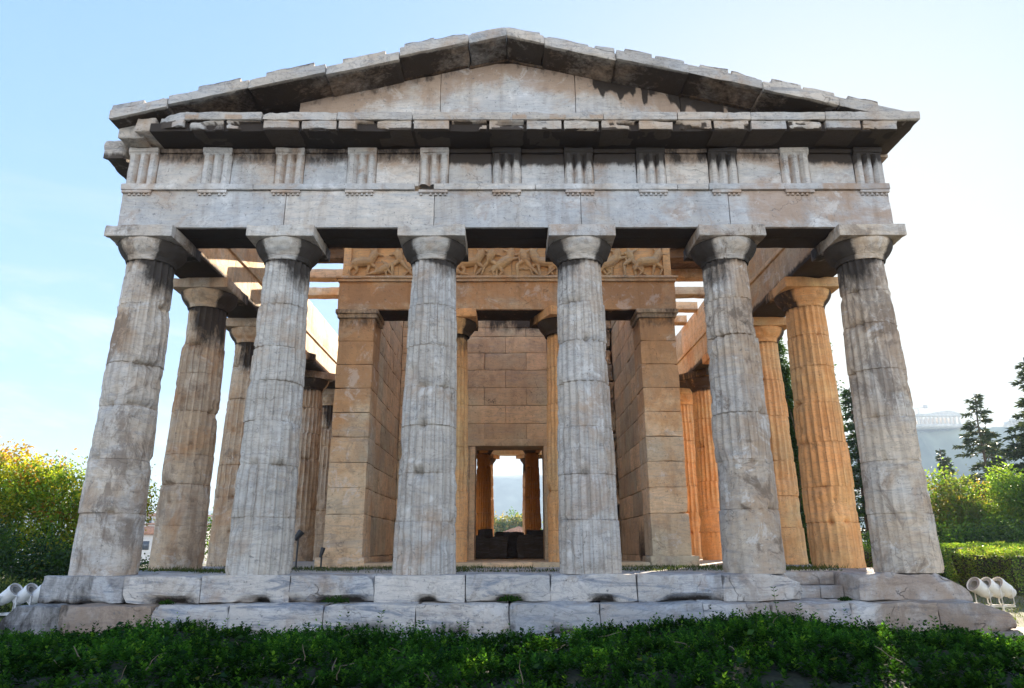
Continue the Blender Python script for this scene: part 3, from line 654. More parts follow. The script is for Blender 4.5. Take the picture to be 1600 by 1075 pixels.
# ---- ceilings of the colonnade
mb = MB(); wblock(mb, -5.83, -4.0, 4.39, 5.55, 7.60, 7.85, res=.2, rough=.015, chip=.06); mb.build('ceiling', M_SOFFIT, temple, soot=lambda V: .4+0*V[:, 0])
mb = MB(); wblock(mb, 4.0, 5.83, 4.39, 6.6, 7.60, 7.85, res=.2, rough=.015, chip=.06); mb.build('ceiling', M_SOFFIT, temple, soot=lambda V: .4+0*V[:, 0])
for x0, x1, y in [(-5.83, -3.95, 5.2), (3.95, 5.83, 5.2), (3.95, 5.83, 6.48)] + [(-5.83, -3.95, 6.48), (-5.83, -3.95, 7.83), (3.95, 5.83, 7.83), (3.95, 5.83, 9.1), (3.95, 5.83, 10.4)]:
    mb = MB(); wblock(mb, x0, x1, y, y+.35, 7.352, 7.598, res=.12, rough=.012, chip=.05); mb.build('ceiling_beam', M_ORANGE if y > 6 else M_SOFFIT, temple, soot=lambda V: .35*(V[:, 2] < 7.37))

# ---- the inner chamber
def course(mb, x0, x1, y0, y1, zs, along, step, seed, gap=.004, **k):
    for i, (a, b) in enumerate(zip(zs[:-1], zs[1:])):
        lo, hi = (x0, x1) if along == 'x' else (y0, y1)
        n = max(1, round((hi-lo)/step)); j = list(np.linspace(lo, hi, n+1))
        if i % 2 and n > 0: j = [lo] + [t + (hi-lo)/n/2 for t in j[:-1]] + [hi]
        for p, q in zip(j[:-1], j[1:]):
            if q - p < .02: continue
            if along == 'x': wblock(mb, p+gap, q-gap, y0, y1, a+gap, b-gap, **k)
            else: wblock(mb, x0, x1, p+gap, q-gap, a+gap, b-gap, **k)
ZC = [.2, 1.08] + [1.08 + (5.50-1.08)/8*k for k in range(1, 9)]
for s_ in (-1, 1):
    mb = MB(); xs = sorted((s_*3.07, s_*3.90))
    for i, (a, b) in enumerate(zip(ZC[:-1], ZC[1:])): wblock(mb, xs[0]+.004*(i % 2), xs[1]-.004*(i % 3), 4.42 + .006*(i % 2), 5.28, a+.003, b-.003, res=.07, rough=.012, chip=.07)
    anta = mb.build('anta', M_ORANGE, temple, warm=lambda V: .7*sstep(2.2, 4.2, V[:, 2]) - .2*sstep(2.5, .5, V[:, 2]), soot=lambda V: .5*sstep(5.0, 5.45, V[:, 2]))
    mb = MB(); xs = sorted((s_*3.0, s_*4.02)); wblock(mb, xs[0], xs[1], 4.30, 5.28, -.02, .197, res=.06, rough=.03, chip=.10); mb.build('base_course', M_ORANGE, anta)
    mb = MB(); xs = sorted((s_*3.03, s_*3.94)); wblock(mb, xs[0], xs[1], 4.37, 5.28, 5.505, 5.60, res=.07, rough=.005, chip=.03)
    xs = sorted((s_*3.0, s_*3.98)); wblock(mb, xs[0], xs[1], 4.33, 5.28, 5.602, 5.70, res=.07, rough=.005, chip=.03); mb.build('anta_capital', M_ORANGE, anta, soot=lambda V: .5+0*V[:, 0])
    mb = MB(); xs = sorted((s_*3.09, s_*3.88)); course(mb, xs[0], xs[1], 5.285, 9.4, [-.02] + ZC + [6.05, 6.6, 7.4], 'y', 1.25, 3+s_, res=.10, rough=.012, chip=.06)
    box(mb, xs[0], xs[1], 9.41, 26.9, -.02, 7.4)
    mb.build('chamber_wall', M_INNER, temple, soot=lambda V: .55*sstep(2.0, .4, V[:, 2])*np.clip(.6+1.4*fbm(V*.9, 9, 2), 0, 1.4))
mb = MB(); zz = [.0, .72] + [.72 + .63*k for k in range(1, 5)]
rs = np.random.RandomState(4)
zz = [-.02, .62, 1.15, 1.68, 2.2, 2.72, 3.24]
def rough_end(P):
    P = P.copy(); d = sstep(1.75, 2.3, P[:, 0])*(P[:, 1] < 9); P[:, 1] += d*.14*(fbm(P*3.2, 91, 3) + .4); return P
course(mb, -3.08, -.90, 8.6, 9.4, zz, 'x', 1.3, 7, res=.09, rough=.010, chip=.05)
course(mb, 1.0, 1.75, 8.6, 9.4, zz, 'x', 1.3, 8, res=.09, rough=.010, chip=.05)
course(mb, -3.08, 1.75, 8.6, 9.4, [3.24, 3.75, 4.27, 4.79, 5.31, 5.83, 6.33, 6.6, 7.4], 'x', 1.25, 9, res=.10, rough=.008, chip=.045)
course(mb, 1.75, 3.08, 8.62, 9.4, [-.02, .5, .95, 1.5, 1.95, 2.5, 3.0, 3.5, 3.95, 4.5, 5.0, 5.5, 6.0, 6.6, 7.4], 'x', .42, 10, gap=.022, res=.06, rough=.07, chip=.2, fn=rough_end, rfreq=3.0)
mb.build('back_wall', M_INNER, temple, soot=lambda V: .75*sstep(6.2, 6.75, V[:, 2])*sstep(-1.2, -.3, V[:, 0])*sstep(1.6, .9, V[:, 0]) + .5*(V[:, 0] > 1.8))
mb = MB(); wblock(mb, -1.05, -.905, 8.52, 9.45, -.01, 3.10, res=.15, chip=.03); wblock(mb, 1.005, 1.14, 8.52, 9.45, -.01, 3.10, res=.15, chip=.03); wblock(mb, -1.12, 1.21, 8.52, 9.45, 3.105, 3.30, res=.15, chip=.03)
mb.build('door_frame', M_INNER, temple)
# dado course on the floor in front of the chamber
mb = MB()
for a, b in zip(*(lambda j: (j[:-1], j[1:]))(joints(-2.98, 2.98, 1.3, 12))): wblock(mb, a+.004, b-.004, 4.2, 5.4, -.02, .085, res=.1, rough=.01, chip=.05)
mb.build('threshold_course', M_INNER, temple)
mb = MB(); box(mb, -3.08, 3.08, 5.45, 8.55, -.02, .05); box(mb, -3.08, 3.08, 9.42, 26.5, -.02, .05); mb.build('chamber_floor', M_INNER, temple)
# inner columns
inn = make_column(31, -1.2915, 4.87, M_FLANK_LIT, sd=(.9, -.2), lo=3.5, amt=.55, R0=.455, R1=.36, rough=.016, fade=lambda Z, T: sstep(1.2, 2.6, Z)*.7+.25)
make_column(0, 1.2915, 4.87, None, proto=inn, rz=.4)
far = make_column(32, -1.2915, 26.2, M_FAR_SHADED, sd=(.9, -.2), lo=3.5, amt=.4, R0=.455, R1=.36, sub=6)
make_column(0, 1.2915, 26.2, None, proto=far, rz=1.)
# inner architrave and carved frieze
mb = MB()
for a, b in ((-3.96, -1.295), (-1.288, 1.288), (1.295, 3.96)): wblock(mb, a, b, 4.42, 5.28, 5.716, 6.40, res=.09, rough=.008, chip=.03)
ia = mb.build('inner_architrave', M_ORANGE, temple, soot=lambda V: .8*(V[:, 2] < 5.75)*(V[:, 1] > 4.5), warm=lambda V: .45 + .5*((np.abs(V[:, 0]+3.0) < .7) | (np.abs(V[:, 0]-2.9) < .7))*(V[:, 2] > 5.85)*(V[:, 2] < 6.3))
mb = MB(); wblock(mb, -3.99, 3.99, 4.36, 5.28, 6.403, 6.47, res=.12, rough=.006, chip=.03); wblock(mb, -4.03, 4.03, 4.32, 5.28, 6.473, 6.53, res=.12, rough=.006, chip=.03); mb.build('moulding', M_ORANGE, ia)
mb = MB()
for a, b in zip(*(lambda j: (j[:-1], j[1:]))(joints(-3.90, 3.90, 1.3, 14))): wblock(mb, a+.002, b-.002, 4.50, 5.28, 6.533, 7.36, res=.09, rough=.008, chip=.02)
wblock(mb, -3.9, -3.72, 4.42, 4.52, 6.533, 7.3, res=.06, chip=.03); wblock(mb, 3.72, 3.9, 4.42, 4.52, 6.533, 7.3, res=.06, chip=.03); wblock(mb, -3.99, 3.99, 4.36, 5.28, 7.365, 7.44, res=.15, chip=.03)
cf = mb.build('carved_frieze', M_CARVE, temple)
FIG = {
 'lunge': [((0, .44), (.06, .62), .085, .10), ((.06, .62), (.08, .70), .05, .06), ((.0, .44), (.19, .30), .07, .055), ((.19, .30), (.17, .03), .05, .035), ((0, .44), (-.15, .24), .07, .055), ((-.15, .24), (-.32, .05), .05, .035), ((.06, .6), (.26, .56), .045, .035), ((.05, .6), (-.14, .70), .045, .035), ((.17, .03), (.24, .02), .03, .02), ((-.32, .05), (-.38, .02), .03, .02)],
 'centaur': [((-.22, .36), (.14, .40), .12, .11), ((.14, .40), (.24, .62), .10, .10), ((.24, .62), (.27, .72), .05, .055), ((.16, .34), (.30, .22), .055, .04), ((.30, .22), (.24, .05), .04, .03), ((.12, .32), (.06, .04), .05, .03), ((-.24, .32), (-.16, .18), .075, .045), ((-.16, .18), (-.26, .03), .045, .03), ((-.28, .32), (-.36, .18), .07, .045), ((-.36, .18), (-.33, .02), .045, .03), ((-.32, .40), (-.42, .22), .03, .02), ((.25, .60), (.44, .55), .045, .03), ((.24, .60), (.12, .72), .045, .03)],
 'fallen': [((-.1, .12), (.12, .26), .08, .09), ((.12, .26), (.22, .34), .05, .06), ((-.1, .12), (.06, .22), .06, .05), ((.06, .22), (.12, .03), .05, .03), ((-.1, .12), (-.34, .06), .06, .035), ((.1, .25), (.22, .08), .04, .03), ((.12, .28), (-.02, .42), .04, .03)],
 'rear': [((-.20, .28), (.06, .48), .12, .11), ((.06, .48), (.10, .66), .10, .10), ((.1, .66), (.13, .74), .05, .05), ((.08, .44), (.28, .50), .05, .035), ((.28, .50), (.32, .34), .035, .025), ((-.2, .26), (-.1, .12), .075, .045), ((-.1, .12), (-.2, .02), .045, .03), ((-.26, .27), (-.34, .12), .07, .045), ((-.34, .12), (-.28, .01), .04, .03), ((-.3, .32), (-.42, .14), .03, .02), ((.1, .62), (-.1, .70), .045, .03)],
}
seq = [('centaur', 1), ('fallen', 1), ('lunge', -1), ('lunge', 1), ('rear', -1), ('fallen', -1), ('centaur', 1), ('lunge', 1), ('rear', 1), ('lunge', -1), ('centaur', -1), ('lunge', 1), ('fallen', 1), ('centaur', -1), ('rear', 1), ('lunge', -1), ('centaur', 1)]
for i, (k, s_) in enumerate(seq):
    mb = MB(); x = -3.4 + i*6.8/(len(seq)-1); rs = np.random.RandomState(i)
    for (p, q, r0, r1) in FIG[k]:
        if max(r0, r1) < .08: r0, r1 = r0*.82, r1*.8
        yy = 4.452 + rs.uniform(-.025, .02)
        A = np.array([x + s_*p[0], yy, 6.54 + p[1]]); B = np.array([x + s_*q[0], yy, 6.54 + q[1]])
        ts = np.linspace(0, 1, 5); d = (B-A)/max(np.linalg.norm(B-A), 1e-6)
        pts = [A - d*r0*.7] + [A + (B-A)*t for t in ts] + [B + d*r1*.7]; rr = [r0*.5] + [r0 + (r1-r0)*t + .12*r0*math.sin(t*3.14) for t in ts] + [r1*.5]
        tube(mb, pts, np.array(rr)*.95, 10)
    if i in (2, 7, 11, 15): lathe(mb, [(.0, .10), (.10, .085), (.17, .045), (.18, .0), (.0, -.02)], 20, (x + s_*.24, 4.47, 6.54 + .50), [[1, 0, 0], [0, 0, -1], [0, 1, 0]])
    if i in (3, 9, 13): wblock(mb, x - .16, x + .16, 4.455, 4.52, 6.54 + .2, 6.54 + .66, res=.03, rough=.05, chip=.05, rfreq=9)
    o = mb.build('carved_figure', M_CARVE, cf)
    rm = o.modifiers.new('fuse', 'REMESH'); rm.mode = 'VOXEL'; rm.voxel_size = .014; rm.use_smooth_shade = True
    sm = o.modifiers.new('soften', 'SMOOTH'); sm.iterations = 1
mb = MB(); prism(mb, [(-3.95, 7.45), (3.95, 7.45), (0, 8.5)], 1, 30.7, 8.62); mb.build('roof', M_SOFFIT, temple, smooth=False)
mb = MB(); wblock(mb, -3.9, 3.9, 25.8, 26.7, 5.72, 6.55, res=.3, chip=.04); box(mb, -3.9, 3.9, 25.8, 26.7, 6.56, 7.44); mb.build('inner_architrave', M_ORANGE, temple)

# ------------------------------------------------------------------ ground and far land
def heightmesh(name, xs, ys, fn, mat, **k):
    X, Y = np.meshgrid(xs, ys, indexing='ij'); P = np.stack([X, Y, fn(X, Y)], -1); n, m = X.shape; i = np.arange(n*m).reshape(n, m)
    mb = MB(); mb.add(P, np.stack([i[:-1, :-1], i[1:, :-1], i[1:, 1:], i[:-1, 1:]], -1).reshape(-1, 4)); return mb.build(name, mat, **k)
def ground_mat():
    m, nt = mat_base('earth_and_grass'); L = nt.links.new
    tc = nd(nt, 'ShaderNodeTexCoord')
    def nz(s, d=8):
        n = nd(nt, 'ShaderNodeTexNoise'); n.inputs['Scale'].default_value = s; n.inputs['Detail'].default_value = d; L(tc.outputs['Object'], n.inputs['Vector']); return n.outputs[0]
    def rg(f, a, b):
        r = nd(nt, 'ShaderNodeMapRange'); r.inputs[1].default_value = a; r.inputs[2].default_value = b; L(f, r.inputs[0]); return r.outputs[0]
    def mx(f, a, b):
        x = nd(nt, 'ShaderNodeMixRGB'); L(f, x.inputs[0])
        for i, c in ((1, a), (2, b)):
            if isinstance(c, tuple): x.inputs[i].default_value = (*c, 1)
            else: L(c, x.inputs[i])
        return x.outputs[0]
    c = mx(rg(nz(.35), .42, .58), (.22, .17, .11), (.07, .10, .03))
    c = mx(rg(nz(9), .35, .7), c, (.12, .11, .06))
    c = mx(rg(nz(.012, 5), .45, .6), c, (.20, .18, .15))
    b = nd(nt, 'ShaderNodeBsdfPrincipled'); b.inputs['Roughness'].default_value = .95; L(c, b.inputs['Base Color'])
    bp = nd(nt, 'ShaderNodeBump'); bp.inputs['Strength'].default_value = .6; L(nz(14), bp.inputs['Height']); L(bp.outputs[0], b.inputs['Normal'])
    o = nd(nt, 'ShaderNodeOutputMaterial'); L(b.outputs[0], o.inputs[0]); return m
M_GROUND = ground_mat()
def gz(X, Y):
    r = np.hypot(X, Y - 12)
    P = np.stack([X*.15, Y*.15, 0*X], -1)
    return -1.13 - 17*sstep(55, 150, r) + .05*vnoise(P, 3)*sstep(11, 20, r) + .38*sstep(9.0, 12.5, X)*sstep(40, 25, r)
half = np.concatenate([np.linspace(0, 30, 25), np.linspace(32, 170, 40), [220, 300, 450, 700, 1050, 1490]])
ax_ = np.concatenate([-half[::-1], half[1:]]); ay_ = np.concatenate([-np.linspace(1, 66, 12)[::-1], half[:-1], [1100, 1500, 1940]])
tag(heightmesh('ground', ax_, ay_ + 9, gz, M_GROUND), kind='structure')
M_HILL = simple('hillside', (.17, .18, .12), .95, nscale=.02, amt=.55)
M_ROCK = simple('limestone_cliff', (.30, .27, .22), .9, nscale=.05, amt=.45, bump=.5)
def acro(X, Y):
    d = (X - 560)/330.0; e = (Y - 800)/150.0
    P = np.stack([X*.012, Y*.012, 0*X], -1)
    r = np.sqrt(np.clip((np.abs(X-560)-125)/(250 + 0*X), 0, 9)**2 + np.clip((np.abs(Y-790)-80)/260, 0, 9)**2)
    z = 120 - 52*sstep(.0, .14, r + .05*fbm(P*2, 5, 3)) - 72*sstep(.10, 1.0, r) + 5*fbm(P*3, 8, 4)*sstep(.02, .1, r)
    return np.where(r > 1.02, -19, z - 16*(r > .98))
acro_o = heightmesh('hill', np.linspace(170, 960, 150), np.linspace(440, 1150, 110), acro, M_HILL); tag(acro_o, kind='structure')
def hym(X, Y):
    P = np.stack([X*.0028, Y*.0028, 0*X], -1); t = sstep(1250, 1650, Y)
    return -19 + t*(180 + 22*fbm(P, 12, 5) - 75*sstep(-250, -700, X))
tag(heightmesh('hills', np.linspace(-1400, 1400, 160), np.linspace(1245, 1700, 30), hym, M_HILL), kind='structure')
def lyc(X, Y):
    r = np.hypot((X + 790)/115, (Y - 1190)/115); P = np.stack([X*.012, Y*.012, 0*X], -1)
    return -22 + 160*np.clip(1 - r, 0, 1)**.85 + 9*fbm(P, 31, 4)*(r < 1)
tag(heightmesh('hill', np.linspace(-910, -670, 60), np.linspace(1070, 1310, 40), lyc, M_HILL), kind='structure')

# ------------------------------------------------------------------ leaves
LEAFCOUNT = [0]
def leaf_object(name, P, A, N, Ln, Wd, col, mat, parent=None):
    n = len(P); LEAFCOUNT[0] += n
    A = A/np.maximum(np.linalg.norm(A, axis=1, keepdims=True), 1e-9); B = np.cross(A, N); B /= np.maximum(np.linalg.norm(B, axis=1, keepdims=True), 1e-9)
    C3 = np.cross(B, A)
    Ln = np.broadcast_to(Ln, (n,))[:, None]; Wd = np.broadcast_to(Wd, (n,))[:, None]
    V = np.stack([P, P + A*Ln*.45 + B*Wd*.5 + C3*Wd*.12, P + A*Ln, P + A*Ln*.45 - B*Wd*.5 + C3*Wd*.12], 1).reshape(-1, 3)
    me = bpy.data.meshes.new(name); me.vertices.add(4*n); me.vertices.foreach_set('co', V.ravel())
    me.loops.add(4*n); me.loops.foreach_set('vertex_index', np.arange(4*n, dtype=np.int32))
    me.polygons.add(n); me.polygons.foreach_set('loop_start', (np.arange(n)*4).astype(np.int32)); me.update(calc_edges=True)
    a = me.attributes.new('leafcol', 'FLOAT_COLOR', 'POINT'); c4 = np.ones((n, 4, 4)); c4[:, :, :3] = np.clip(col, 0, 1)[:, None]
    a.data.foreach_set('color', c4.ravel().astype(np.float32))
    me.materials.append(mat); o = bpy.data.objects.new(name, me); C.objects.link(o)
    if parent: o.parent = parent
    return o
def rdir(rs, n):
    v = rs.normal(size=(n, 3)); return v/np.linalg.norm(v, axis=1, keepdims=True)
M_LEAF = leafmat('leaf', .55, .3)
M_HEDGE = leafmat('hedge_leaf', .58, .0, tint=(.95, 1.0, .75), ttint=(1.2, 1.3, .5))
M_NEEDLE = leafmat('needle', .2, .15, ttint=(1.1, 1.1, .6))
M_BARK = simple('bark', (.09, .065, .045), .95, nscale=12, amt=.5, bump=.6)
def pick(rs, pal, n):
    w = np.array([p[3] for p in pal]); i = rs.choice(len(pal), n, p=w/w.sum()); c = np.array([p[:3] for p in pal])[i]
    return c*rs.uniform(.75, 1.25, (n, 1))
def crown(rs, blobs, clumps, per, crad, ll, lw, pal, mat, parent, inner=.35, name='foliage', topcol=None, flat=1.0):
    """leaf clumps spread through a few overlapping ellipsoids"""
    CP = []; ncl = 0
    vol = np.array([(b[3]*b[4]*b[5])**.67 for b in blobs]); cnt = np.maximum(3, (clumps*vol/vol.sum()).astype(int))
    for b, k in zip(blobs, cnt):
        d = rdir(rs, k); r = np.where(rs.rand(k) < inner, rs.uniform(.3, .75, k), rs.uniform(.75, 1.08, k))
        CP.append(np.array(b[:3]) + d*r[:, None]*np.array(b[3:6]))
    CP = np.concatenate(CP); k = len(CP)
    cc = pick(rs, pal, k)
    if topcol is not None:
        z = CP[:, 2]; t = np.clip((z - np.percentile(z, topcol[3]))/(z.max() - np.percentile(z, topcol[3]) + 1e-6), 0, 1)[:, None]*(rs.rand(k, 1) < .7); cc = cc*(1-t) + np.array(topcol[:3])*t
    cr = crad*rs.uniform(.6, 1.3, k)
    idx = np.repeat(np.arange(k), per); n = len(idx)
    off = rs.normal(size=(n, 3))*cr[idx][:, None]*.5*np.array([1, 1, flat])
    P = CP[idx] + off
    A = off/np.maximum(np.linalg.norm(off, axis=1, keepdims=True), 1e-6) + rdir(rs, n)*.8 + np.array([0, 0, -.15])
    N = rdir(rs, n) + np.array([0, 0, .8])
    col = cc[idx]*rs.uniform(.7, 1.3, (n, 1))
    return leaf_object(name, P, A, N, ll*rs.uniform(.7, 1.3, n), lw*rs.uniform(.7, 1.3, n), col, mat, parent)
def branches(rs, base, blobs, r0, parent, n=None, name='trunk'):
    mb = MB(); base = np.array(base, float); top = np.mean([b[:3] for b in blobs], axis=0)
    fork = base + (top - base)*.45 + rs.normal(size=3)*[.1, .1, 0]
    tube(mb, [base - [0, 0, .15], base + (fork-base)*.5 + rs.normal(size=3)*.05, fork], [r0, r0*.8, r0*.65], 9)
    for b in blobs:
        e = np.array(b[:3]) + rs.normal(size=3)*.1
        tube(mb, [fork - (fork-base)*.05, (fork+e)/2 + rs.normal(size=3)*.15, e], [r0*.5, r0*.33, r0*.15], 6)
        for q in range(3):
            d = rdir(rs, 1)[0]*np.array(b[3:6])*.8; tube(mb, [e, e + d*.5 + rs.normal(size=3)*.05, e + d], [r0*.16, r0*.1, r0*.04], 5)
    return mb.build(name, M_BARK, parent)
GREEN = [(.06, .13, .022, 3), (.08, .17, .025, 3), (.12, .20, .03, 2), (.04, .09, .02, 2)]
YELLOW = [(.44, .42, .03, 3), (.30, .38, .035, 5), (.48, .36, .035, .8), (.15, .26, .03, 5), (.42, .20, .04, .4)]
LIME = [(.17, .28, .035, 4), (.11, .21, .03, 3), (.24, .30, .05, 2)]
DARK = [(.03, .065, .018, 3), (.045, .085, .022, 2)]
OLIVE = [(.20, .22, .06, 3), (.14, .18, .05, 3), (.30, .24, .06, 2)]
def tree(kind, label, cat, base, blobs, pal, clumps, per, crad, ll, lw, seed, r0=.12, group=None, **k):
    rs = np.random.RandomState(seed); e = empty(kind, base, label, cat, group)
    lb = [(b[0]-base[0], b[1]-base[1], b[2]-base[2], *b[3:6]) for b in blobs]
    crown(rs, lb, clumps, per, crad, ll, lw, pal, k.pop('mat', M_LEAF), e, name='crown', **k)
    branches(rs, (0, 0, 0), lb, r0, e); return e
def gzz(x, y): return float(gz(np.array(x, float), np.array(y, float)))
# left of the temple
tree('autumn_tree', 'broad tree turning yellow and orange, beyond the steps at the edge of the temple', 'tree', (-15.5, 11, gzz(-15.5, 11)),
     [(-17.5, 11, 2.3, 2.0, 1.8, 1.3), (-15.4, 10.6, 2.3, 1.6, 1.5, 1.1), (-13.9, 11.2, 1.7, 1.3, 1.4, 1.2), (-16.2, 10, .6, 2.2, 1.4, 1.2), (-13.7, 10.8, .3, 1.3, 1.2, 1.1), (-19.5, 11.5, 1.6, 2, 1.6, 1.4), (-12.8, 12.5, 2.0, 1.0, 1.1, .9)],
     YELLOW, 1150, 58, .30, .105, .062, 1, .16, topcol=(.48, .22, .04, 90))
tree('bush', 'dark green bush filling the lower corner below the yellow tree', 'bush', (-13.2, 7.2, gzz(-13.2, 7.2)),
     [(-14.6, 7.4, .3, 1.5, 1.2, 1.2), (-12.6, 7.6, -.1, 1.3, 1.0, .9), (-11.6, 8.2, -.3, 1.0, .9, .7), (-15.3, 6.8, 1.1, .9, .9, .9)], DARK + GREEN[:1], 420, 60, .36, .10, .055, 2, .07)
tree('bush', 'low grey green shrub behind the white floodlights beside the dark bush', 'bush', (-11.0, 5.0, gzz(-11., 5.)),
     [(-11.6, 5.2, -.62, .9, .7, .4), (-10.6, 5.0, -.75, .6, .6, .35)], OLIVE[:2] + DARK, 160, 50, .22, .07, .04, 3, .03)
tree('leafy_tree', 'small yellow green tree seen between two flank columns', 'tree', (-11.6, 20, gzz(-11.6, 20)),
     [(-11.6, 20, .8, .9, 1, 1.2), (-11.4, 20, 2.3, .8, .8, 1.0), (-12.3, 20.5, 1.0, .9, .9, 1.1)], LIME, 200, 50, .35, .13, .07, 4, .08)
tree('bush', 'dark shrub in the gap beside the corner column, below the distant houses', 'bush', (-11.8, 8.6, gzz(-11.8, 8.6)),
     [(-10.0, 9.6, -.55, .6, .6, .5), (-10.6, 9.9, -.6, .6, .6, .5)], DARK + GREEN[:1], 110, 50, .25, .08, .05, 5, .04)
# right of the temple
def spruce(label, x, y, h, rad, seed, dens=1.0, pal=DARK, droop=.15, gap=.25, lean=0):
    rs = np.random.RandomState(seed); zb = gzz(x, y); H = h - zb; e = empty('spruce', (x, y, zb), label, 'tree', 'conifers beside the temple')
    mb = MB(); ztr = np.linspace(0, H, 14); wob = np.cumsum(rs.normal(0, .03, (14, 2)), 0)
    path = np.stack([wob[:, 0] + lean*ztr/H, wob[:, 1], ztr], -1); tube(mb, path, .14*H/10*(1 - ztr/H*.93) + .012, 8)
    P = []; A = []
    z = H*.12
    while z < H*.985:
        t = z/H; R = rad*(1 - t)**.85 + .12
        for k in range(rs.randint(4, 7)):
            if rs.rand() < gap: continue
            az = rs.rand()*2*np.pi; Lb = R*rs.uniform(.45, 1.15); d = np.array([math.cos(az), math.sin(az), 0])
            o = np.array([np.interp(z, ztr, path[:, 0]), np.interp(z, ztr, path[:, 1]), z + rs.uniform(-.1, .1)])
            s = np.linspace(0, 1, 6); up = rs.uniform(-.05, .2)
            pts = o + d*Lb*s[:, None] + np.array([0, 0, 1])*(Lb*(up*s - (droop+.2)*s**2 + .16*s**4))[:, None]
            tube(mb, pts, np.linspace(.03, .008, 6)*H/10, 5)
            m = int(Lb*85*dens)+10; u = rs.uniform(.12, 1, m)**.8
            q = np.stack([np.interp(u, s, pts[:, i]) for i in range(3)], -1)
            sd = np.array([-d[1], d[0], 0])*rs.choice([-1, 1], (m, 1)); out = sd*rs.uniform(.2, 1, (m, 1)) + d*.6 + np.array([0, 0, -.18]) + rs.normal(size=(m, 3))*.3
            w = (.10 + .22*Lb*(1-u))[:, None]
            P.append(q + out*w*rs.uniform(0, 1, (m, 1))); A.append(out)
        z += H*.028*rs.uniform(.7, 1.3)
    P = np.concatenate(P); A = np.concatenate(A); n = len(P)
    leaf_object('crown', P, A, rdir(rs, n) + [0, 0, .7], .24*rs.uniform(.6, 1.3, n)*H/10*1.1, .075*H/10*1.2, pick(rs, pal, n), M_NEEDLE, e)
    mb.build('trunk', M_BARK, e); return e
SPR = [(.075, .10, .05, 3), (.10, .12, .055, 2), (.05, .075, .045, 2)]
spruce('tall dark spruce with sparse drooping boughs standing against the hazy hill', 26.9, 28, 8.75, 3.0, 41, pal=SPR, gap=.45, dens=.9, droop=.1)
spruce('second spruce, shorter and close behind the tallest one', 29.3, 31, 7.4, 2.6, 42, pal=SPR, gap=.42, dens=.9, droop=.1)
spruce('spruce cut by the edge of the picture, only its long boughs in view', 25.4, 22, 9.3, 2.9, 43, pal=SPR, gap=.3)
spruce('thin small conifer left of the two in the gap beside the corner column', 33.2, 42, 7.5, .75, 44, pal=SPR, gap=.2)
spruce('thin small conifer right of the two in the gap beside the corner column', 34.3, 43, 7.2, .85, 45, pal=SPR, gap=.2)
spruce('dense dark conifer standing just behind the corner column', 15.3, 19.5, 7.2, 1.5, 46, dens=1.3, pal=DARK, gap=.12)
spruce('broad conifer hidden mostly by the corner column, nearer the hedge', 16.3, 17.8, 5.6, 1.3, 47, dens=1.3, pal=DARK, gap=.12)
spruce('conifer rising above the green tree at the edge of the picture', 31.0, 29, 7.2, 2.2, 48, pal=SPR, gap=.25)
for (cx, cy, ch, cr_, lab) in ((12.2, 15.6, 9.2, .56, 'slim dark cypress added to block sun, right behind the second flank column from the sunlit corner'), (9.9, 13.6, 8.4, .36, 'very thin cypress added to block sun, right behind the third flank column from the sunlit corner')):
    zb = gzz(cx, cy); n_ = 14  # trees added, mostly hidden, to keep sun streaks off the hedge
    tree('blocker_cypress', lab, 'tree', (cx, cy, zb), [(cx, cy, zb + ch*(k+.7)/n_, cr_*min(1, (k+2)/4)*(1 - max(0, k-10)/n_*2.0), cr_*min(1, (k+2)/4)*(1 - max(0, k-10)/n_*2.0), ch/n_*.9) for k in range(n_)], DARK, 600, 45, .22, .13, .06, 70+int(cx), .07, group='cypresses added beyond the flank to block sun')
tree('leafy_tree', 'yellowing tree next to the corner column, below the two thin conifers', 'tree', (20.5, 20.5, gzz(20.5, 20.5)),
     [(19.9, 20.5, 2.3, 1.2, 1.2, 1.3), (19.2, 20.2, 1.0, 1.1, 1.2, 1.2), (21.2, 20.8, 1.4, 1.1, 1.1, 1.1), (20.4, 20.3, .2, 1.6, 1.0, .9)], OLIVE + LIME[:1], 360, 45, .4, .15, .085, 51, .1)
tree('leafy_tree', 'light green young tree in front of the tall spruce', 'tree', (21.6, 18.5, gzz(21.6, 18.5)),
     [(21.0, 18.5, 2.3, .6, .7, 1.2), (21.8, 18.4, 1.6, 1.0, .9, 1.0), (20.6, 18.6, .8, .9, .9, .9)], LIME, 300, 45, .36, .14, .075, 52, .08)
tree('leafy_tree', 'large bright green tree at the edge of the picture behind the clipped hedges', 'tree', (23.2, 17.2, gzz(23.2, 17.2)),
     [(22.6, 17, 2.7, 1.1, 1.2, 1.2), (24.0, 17.4, 2.3, 1.6, 1.3, 1.4), (22.4, 17, 1.0, 1.3, 1.2, 1.2), (24.4, 17.2, .6, 1.6, 1.2, 1.2), (26.3, 17.5, 1.6, 1.5, 1.3, 1.6)], LIME + GREEN[1:3], 560, 48, .42, .14, .08, 53, .13)
tree('bush', 'dark bush under the trees, behind the clipped hedge by the temple steps', 'bush', (18.2, 15.5, gzz(18.2, 15.5)),
     [(17.0, 15.6, .1, 1.1, .9, .9), (18.6, 15.4, .2, 1.2, .9, .9), (20.4, 15.5, .1, 1.2, .9, .9), (22.4, 15.5, 0, 1.2, .9, .9)], DARK + GREEN[:2], 360, 45, .36, .12, .07, 54, .05)
tree('bush', 'green shrubs seen between the flank columns under the dark conifer', 'bush', (11.8, 14, gzz(11.8, 14)),
     [(11.2, 14, -.2, .9, .8, .8), (12.8, 14, -.1, 1.0, .8, .9), (10.0, 17, .0, 1, .8, 1)], GREEN, 240, 45, .34, .10, .06, 55, .05)
